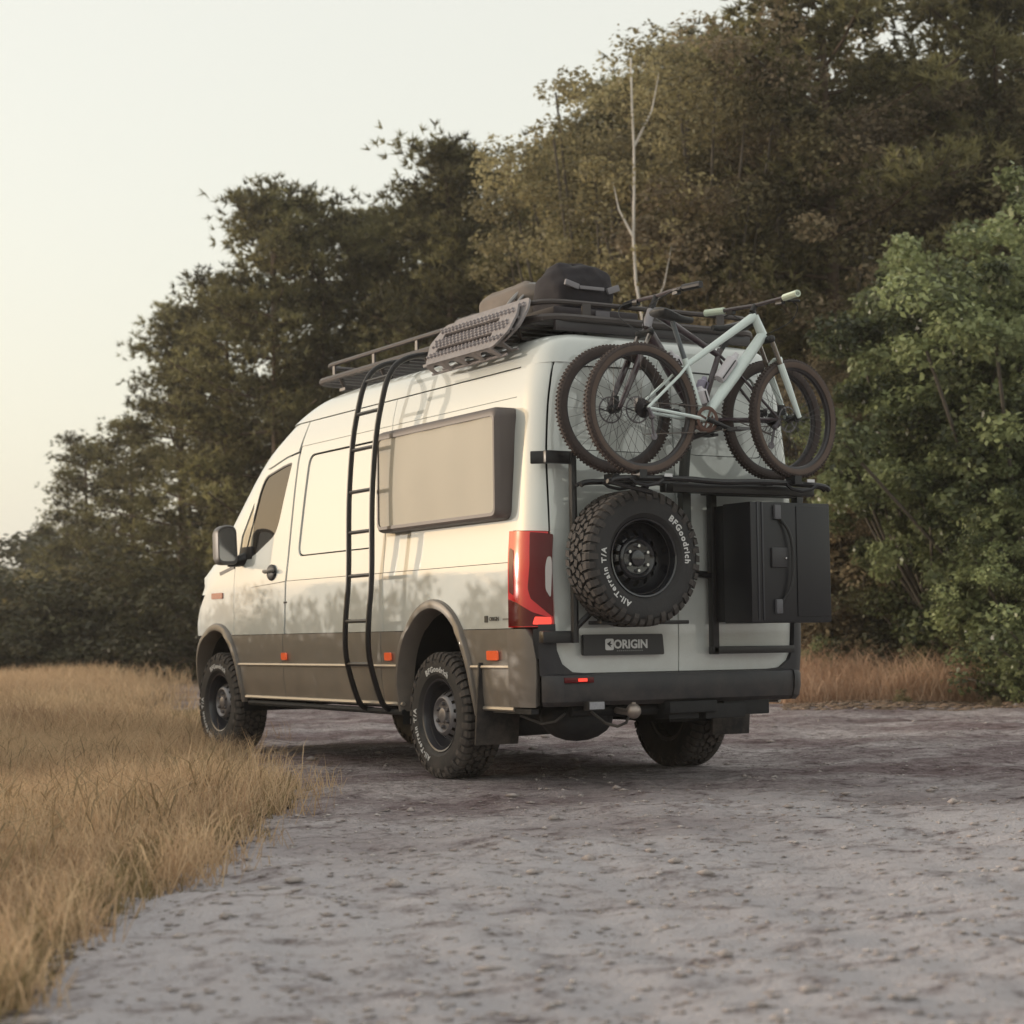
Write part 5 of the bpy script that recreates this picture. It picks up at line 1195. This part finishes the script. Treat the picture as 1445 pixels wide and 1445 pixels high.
def leaf_crown(seed, crown, nclump, per, size, sz=.42, branch_base=1.0, droop=0):
    r = np.random.default_rng(seed); C, d = clump_centres(r, 0, crown, nclump, None); n = len(C)
    ct = np.clip(r.normal(.45, .30, n), 0, 1); s_ = r.uniform(.6, 1.25, n)*sz
    q = r.normal(size=(n*per, 3)); q /= np.linalg.norm(q, axis=1, keepdims=True); q *= r.uniform(.3, 1, (n*per, 1))**.5
    P = np.repeat(C, per, 0)+q*np.repeat(s_, per)[:, None]*np.array([1, 1, .7]); N = len(P)
    nn = q*.5+np.array([0, 0, .7])+r.normal(size=(N, 3))*.55; a, b, c = rot_to(nn, r)
    L_ = size*r.uniform(.6, 1.3, (N, 1)); W_ = L_*.32
    p0 = P; p1 = P+a*L_*.45+b*W_-c*L_*.06; p2 = P+a*L_; p3 = P+a*L_*.45-b*W_-c*L_*.06; p2 = p2-c*L_*.12
    V = np.stack([p0, p1, p2, p3], 1).reshape(-1, 3); Fc = np.arange(N*4).reshape(-1, 4)
    Fc = np.concatenate([Fc[:, [0, 1, 2]], Fc[:, [0, 2, 3]]], 0)
    tn = np.clip(np.repeat(ct, per)+r.normal(0, .15, N), 0, 1); tn = np.concatenate([tn, tn])
    V[:, 2] = np.maximum(V[:, 2], .04)
    return V, Fc, tn, [(np.array([0, 0, min(branch_base, C[k][2]*.5)]), C[k]) for k in r.choice(n, min(n, 26), replace=False)]
bark = mat('pine_bark', (.11, .075, .055), .9, var=.35, vscale=6, bump=.8, bscale=12)
barkg = mat('grey_bark', (.10, .085, .070), .9, var=.35, vscale=6, bump=.6, bscale=12)
birchb = mat('birch_bark', (.62, .58, .54), .7, var=.25, vscale=5)
pine_g = leafmat('pine_needles', (.055, .050, .028), (.31, .285, .13), .45)
olive_g = leafmat('olive_foliage', (.115, .10, .058), (.38, .33, .175), .46)
brown_g = leafmat('brownish_foliage', (.14, .11, .075), (.42, .34, .215), .46)
oak_g = leafmat('oak_leaves', (.040, .052, .026), (.37, .42, .205), .36, .36)
dark_g = leafmat('dark_shrub', (.045, .045, .026), (.120, .115, .055), .3)
def trunk_mesh(name, H, r0, limbs, m, seed, top=.97, lean=0):
    rs = random.Random(seed); mb = MB(); pts = []; n = 10
    for k in range(n+1):
        f = k/n*top; pts.append((math.sin(f*3+seed)*.10*H*.06+lean*f*H, math.cos(f*2.3+seed)*.10*H*.05, H*f-.15*(k == 0)))
    mb.tube(pts, [r0*(1-.85*k/n)+.012 for k in range(n+1)], 8)
    for a, b in limbs:
        a = Vector(a); b = Vector(b); f = max(0, min(.99, a.z/(H*top)))*n; i = int(f); A = Vector(pts[i]).lerp(Vector(pts[min(n, i+1)]), f-i); mid = A.lerp(b, .5)+Vector((0, 0, -.06*(b-A).length))
        rr = r0*.32*(1-.6*f/n)+.008; mb.tube([A, mid, b], [rr, rr*.65, max(.018, rr*.35)], 5, cap=False)
    me = bpy.data.meshes.new(name); me.from_pydata(mb.v, [], mb.f); me.shade_smooth(); me.materials.append(m); return me
KINDS = {}
for i, (H, w_, bs) in enumerate([(11, 2.5, .16), (11, 2.9, .12), (11, 2.2, .26), (11, 3.2, .10)]):
    V, Fc, T, lb = pine_crown(100+i, H, w_, bs, 44, 5, 24, 9); KINDS['pine%d' % i] = (np_mesh('pine_crown', V, Fc, pine_g, False, T), trunk_mesh('pine_trunk', H, .16, lb, bark, i), 11.)
def ell(*a): return list(a)
cr_tall = [(0, 0, 7.5, 2.2, 2.2, 2.6), (.9, .4, 5.2, 2.2, 2.2, 1.9), (-1.0, -.3, 4.6, 2.1, 2.1, 1.8), (.2, -.8, 9.0, 1.4, 1.4, 1.8), (0, 0, 2.8, 2.0, 2.0, 1.6)]
cr_tall2 = [(0, 0, 6.5, 2.6, 2.4, 2.4), (-1.1, .4, 8.6, 1.6, 1.6, 1.7), (1.2, 0, 4.0, 2.1, 2.1, 1.9), (-.8, 0, 3.0, 2.2, 2.0, 2.0), (.7, .2, 9.6, 1.2, 1.2, 1.5)]
for nm, cr_, mt_, sd_, sz_, nc, pr, bk in (('olive0', cr_tall, olive_g, 201, .085, 230, 190, barkg), ('olive1', cr_tall2, olive_g, 202, .085, 230, 190, barkg), ('brown0', cr_tall2, brown_g, 203, .085, 230, 190, barkg), ('brown1', cr_tall, brown_g, 204, .085, 230, 190, barkg)):
    V, Fc, T, lb = leaf_crown(sd_, cr_, nc, pr, sz_, .45); KINDS[nm] = (np_mesh(nm[:-1]+'_crown', V, Fc, mt_, False, T), trunk_mesh(nm+'_trunk', 10., .13, lb, bk, sd_), 11.)
cr_oak = [(0, 0, 3.9, 1.6, 1.6, 1.4), (-1.6, .3, 3.5, .7, .7, .6), (1.5, -.2, 4.4, .8, .8, .7), (.6, .6, 5.5, .7, .7, .7), (-.9, -.5, 5.0, .7, .7, .6), (0, 1.5, 3.2, .8, .8, .7), (-.2, -1.5, 4.0, .8, .8, .8), (-1.3, -.8, 2.2, .8, .8, .6), (-.9, 0, 2.9, 1.5, 1.6, 1.1), (1.0, .2, 2.7, 1.4, 1.4, 1.2), (-.3, .3, 5.0, 1.2, 1.2, 1.0), (.2, -.2, 1.5, 1.15, 1.15, 1.0)]
cr_oak2 = [(0, 0, 3.2, 1.6, 1.6, 1.3), (-1.5, .2, 3.0, .8, .8, .7), (1.4, -.9, 3.0, .8, .8, .7), (-.2, 1.4, 4.2, .8, .8, .7), (.5, -1.2, 5.0, .7, .7, .8), (-1.4, -.6, 4.2, .6, .6, .6), (.1, .2, 5.9, .6, .6, .6), (-.7, .3, 4.6, 1.3, 1.4, 1.2), (1.0, .2, 4.0, 1.3, 1.3, 1.3), (.2, 0, 1.5, 1.3, 1.3, 1.2)]
for nm, cr_, sd_ in (('oak0', cr_oak, 301), ('oak1', cr_oak2, 302)):
    V, Fc, T, lb = leaf_crown(sd_, cr_, 240, 210, .088, .32); KINDS[nm] = (np_mesh('oak_crown', V, Fc, oak_g, False, T), trunk_mesh('oak_trunk', 5., .11, lb, barkg, sd_), 6.)
cr_sh = [(0, 0, 1.0, 1.1, 1.1, .95), (.7, .2, .7, .8, .8, .65), (-.7, -.1, .75, .85, .8, .7)]
for nm, mt_, sd_ in (('shrub0', dark_g, 401), ('shrub1', olive_g, 402), ('shrub2', oak_g, 403), ('shrub3', brown_g, 404)):
    V, Fc, T, lb = leaf_crown(sd_, cr_sh, 60, 120, .085, .32, .3); KINDS[nm] = (np_mesh('shrub_leaves', V, Fc, mt_, False, T), trunk_mesh('shrub_stem', 1.3, .03, lb, barkg, sd_), 2.)
rt = random.Random(5)
def tree(kind, px, depth, ytop, label, name='pine_tree', cat='tree', grp=None, wide=1., rz=None, pos=None, H=None):
    c, t_, h0 = KINDS[kind]; p = gp(px, depth) if pos is None else Vector(pos)
    if H is None: H = CAM[2]+(904-(px-722.5)*.0127-ytop)/FPX*depth
    e = bpy.data.objects.new(name, None); col.objects.link(e); s_ = H/h0; e.location = (p.x, p.y, -.05); e.scale = (s_*wide, s_*wide, s_); e.rotation_euler = (0, 0, rt.uniform(0, 6.28) if rz is None else rz)
    e['label'] = label; e['category'] = cat
    if grp: e['group'] = grp
    o = bpy.data.objects.new('crown', c); col.objects.link(o); o.parent = e; o = bpy.data.objects.new('trunk' if cat == 'tree' else 'stem', t_); col.objects.link(o); o.parent = e
    return e
GP, GB = 'pines of the wood edge', 'back row of the wood'
T_ = [('pine0', 385, 44, 272, 'tall pine topping the left end of the wood edge, above the van nose'), ('pine1', 320, 46, 395, 'wide pine stepping down left of the tallest left pine'),
      ('pine2', 255, 50, 440, 'pine with branches reaching into the pale sky upper left'), ('pine3', 185, 54, 600, 'lower pine left of the reaching branches'),
      ('pine1', 120, 58, 620, 'orange tinged pine near the left sky gap'), ('pine0', 60, 70, 745, 'small pine near the left edge at the sunset glow'),
      ('pine3', 455, 45, 292, 'broad pine directly over the front of the roof rack'), ('pine2', 520, 46, 300, 'pine behind the ladder top'),
      ('pine0', 585, 45, 285, 'dark pine above the middle of the roof'), ('pine2', 645, 42, 205, 'pine with a lone tuft against the sky above the traction boards'),
      ('pine1', 690, 47, 300, 'pine behind the traction boards'), ('pine3', 760, 44, 262, 'broad pine left of the black roof bag'), ('pine0', 815, 40, 190, 'pine above the black roof bag'), ('pine2', 900, 40, 110, 'tall pine rising behind the birch'), ('pine0', 1000, 42, 60, 'tall pine behind the olive tree above the bikes')]
for k, px, d, yt, lb in T_: tree(k, px, d, yt, lb, grp=GP, wide={'pine0': 1.15, 'pine1': 1.1, 'pine2': 1.2, 'pine3': 1.1}[k]*(1.1 if px < 200 else 1))
for i, (k, px, d, yt, lb, wd) in enumerate([
        ('olive0', 870, 36, 60, 'olive leafed tree left of the birch', 1.1), ('olive1', 975, 34, 40, 'light olive tree right of the birch', 1.15), ('olive0', 1040, 35, -20, 'tall olive tree above the handlebars', 1.2),
        ('brown0', 1110, 33, -10, 'brownish tree behind the right handlebar', 1.2), ('pine3', 1180, 33, -30, 'brownish tree between bikes and green oak', 1.2), ('olive1', 1250, 36, -60, 'tall yellow green tree behind the oak', 1.2),
        ('brown0', 1330, 37, -40, 'tall brown green tree at the upper right', 1.2), ('pine1', 1420, 35, -60, 'tall tree at the right edge behind the oaks', 1.2), ('brown1', 1010, 37, 250, 'mid height brown thicket tree behind the mint bike', 1.3),
        ('brown0', 1215, 30, 470, 'low rusty tree beside the storage box', 1.3), ('olive1', 800, 37, 300, 'olive tree behind the rolled tarp', 1.1), ('brown1', 1120, 30, 480, 'rusty brown young tree right behind the bike wheels', 1.4)]):
    tree(k, px, d, yt, lb, 'broadleaf_tree', grp='broadleaf trees of the wood edge', wide=wd)
for i, (k, px, d, yt) in enumerate(sorted([('pine3', 430, 56, 520), ('pine1', 560, 58, 440), ('pine3', 330, 60, 600), ('pine3', 840, 52, 260), ('pine1', 930, 50, 160), ('pine3', 1020, 50, 130), ('pine1', 1120, 50, 120), ('pine3', 1220, 50, 150), ('pine1', 1320, 50, 100), ('pine3', 1420, 50, 140), ('pine1', 1520, 46, 60), ('olive1', 1500, 36, 60), ('brown1', 1580, 38, 90)], key=lambda q: q[1])):
    tree(k, px, d, yt, 'dark tree deep in the wood, %s from the left in the back row' % ORD[i], 'pine_tree' if k[0] == 'p' else 'broadleaf_tree', grp=GB, wide=1.25)
for k, px, d, yt, lb, wd in [('oak0', 1318, 26.5, 370, 'bright green oak standing right of the storage box', .98), ('oak1', 1450, 25.5, 290, 'large green oak cut by the right edge', 1.1), ('oak0', 1405, 28.5, 300, 'green oak between the two front oaks', .95),
                             ('oak1', 1300, 31, 640, 'small green oak behind the tall pinkish grass', .8), ('oak1', 1550, 26, 380, 'green oak right outside the edge', 1.1), ('oak0', 1450, 24.2, 640, 'low leafy oak bush at the lower right corner', 1.05)]:
    tree(k, px, d, yt, lb, 'oak_tree', grp='oaks at the right', wide=wd)
# birch: thin pale trunk
def birch(px, depth, label, H=12, lean=-.02):
    p = gp(px, depth); e = bpy.data.objects.new('birch_tree', None); col.objects.link(e); e.location = (p.x, p.y, -.05); e['label'] = label; e['category'] = 'tree'
    r = np.random.default_rng(8); mb = MB(); F2 = Vector((rgt.x, rgt.y, 0)); pts = []
    for k in range(15):
        f = k/14; pts.append(F2*(lean*H*f+.16*math.sin(f*6.2)+.05*math.sin(f*17))+Vector((0, 0, H*f)))
    mb.tube(pts, [.040*(1-.75*k/14)+.006 for k in range(15)], 8)
    for k in range(4):
        b = pts[7+k*2-1]; s_ = 1 if k % 2 else -1; L_ = r.uniform(.7, 1.4); mb.tube([b, b+F2*s_*L_*.25+Vector((0, 0, L_*.5)), b+F2*s_*L_*.35+Vector((0, 0, L_))], [.025, .015, .005], 5, cap=False)
    me = bpy.data.meshes.new('birch_trunk'); me.from_pydata(mb.v, [], mb.f); me.shade_smooth(); me.materials.append(birchb); o = bpy.data.objects.new('trunk', me); col.objects.link(o); o.parent = e
    el = [tuple(pts[k]+F2*s_*.6)+(.8, .8, 1.0) for k, s_ in ((6, 1), (8, -1), (10, 1), (12, -1), (13, 1))]
    V, Fc, T, lb = leaf_crown(77, el, 45, 60, .085, .35); o = bpy.data.objects.new('crown', np_mesh('birch_crown', V, Fc, olive_g, False, T)); col.objects.link(o); o.parent = e
birch(938, 31, 'slender birch with bare pale trunk behind the roof bag', 10.6, -.034)
# understory
US = [('shrub0', 20, 48, 840), ('shrub0', 70, 50, 800), ('shrub1', 120, 52, 790), ('shrub0', 170, 50, 800), ('shrub0', 225, 48, 780), ('shrub0', 275, 46, 790), ('shrub0', 330, 44, 800), ('shrub0', -30, 50, 790), ('shrub0', 45, 70, 760), ('shrub0', 110, 66, 745), ('shrub0', 175, 62, 740), ('shrub0', 240, 60, 730), ('shrub0', 0, 60, 790), ('shrub0', 300, 55, 720)]
for i, (k, px, d, yt) in enumerate(sorted(US, key=lambda q: q[1])):
    tree(k, px, d, yt, 'dark bush behind the golden meadow, %s from the left of its hedge' % ORD[i], 'bush', 'bush', grp='hedge bushes behind the meadow', wide=1.5)
for k, px, d, yt, lb, wd in [('shrub3', 1150, 28.5, 800, 'rusty bush right behind the storage box', 1.1), ('shrub3', 1215, 29, 780, 'rusty bush over the pinkish grass', 1.2), ('shrub0', 1180, 31, 740, 'dark bush in the thicket beside the box', 1.3), ('shrub2', 1165, 27, 888, 'small pale green shrub at the left end of the grass strip', .8), ('shrub1', 1285, 25.5, 900, 'feathery olive shrub in the grass strip', .7),
                            ('shrub2', 1395, 24.8, 920, 'low green shrub at the foot of the front oak', .9), ('shrub2', 1450, 24.2, 900, 'leafy green shrub at the lower right corner', 1.0), ('shrub0', 1330, 27, 780, 'dark bush under the front oak', 1.3), ('shrub0', 1430, 27, 760, 'dark bush beneath the right oaks', 1.3), ('shrub3', 1080, 30, 760, 'brown bush seen beneath the bikes', 1.3),
                            ('shrub3', 1395, 22.8, 975, 'small rust coloured heather clump on the litter', .9), ('shrub1', 1268, 24.0, 965, 'round grey green clump at the edge of the sand', .8), ('shrub0', 1260, 31, 700, 'tall dark bush behind the small oak', 1.2), ('shrub2', 1510, 23, 800, 'leafy bush beyond the right edge', 1.2)]:
    tree(k, px, d, yt, lb, 'bush', 'bush', wide=wd)
# hedge added out of frame towards the sun, to shade the van's lower half
rh = random.Random(3)
for i in range(20):
    x = 2.7+i*.42; y = 4.75+rh.uniform(-.15, .15)
    tree('shrub0', 0, 0, 0, 'dark bush added out of view to shade the lower side of the van', 'bush', 'bush', grp='added shade hedge', wide=.75, pos=(x, y), H=rh.uniform(1.62, 1.78))
# ------------------------------------------------------------------ haze: the warm evening air
hz_ = bpy.data.materials.new('evening_haze'); hz_.use_nodes = True; n = hz_.node_tree.nodes; n.remove(n['Principled BSDF'])
pv = n.new('ShaderNodeVolumePrincipled'); pv.inputs['Color'].default_value = (.95, .90, .84, 1); pv.inputs['Density'].default_value = .0009; pv.inputs['Anisotropy'].default_value = .45
hz_.node_tree.links.new(pv.outputs[0], n['Material Output'].inputs['Volume'])
mb = MB(); mb.box((20, 0, 9), (150, 170, 22)); me = bpy.data.meshes.new('haze'); me.from_pydata(mb.v, [], mb.f); me.materials.append(hz_)
o = bpy.data.objects.new('haze', me); col.objects.link(o); o['kind'] = 'stuff'; o['label'] = 'thin warm evening haze over the whole place'; o['category'] = 'haze'
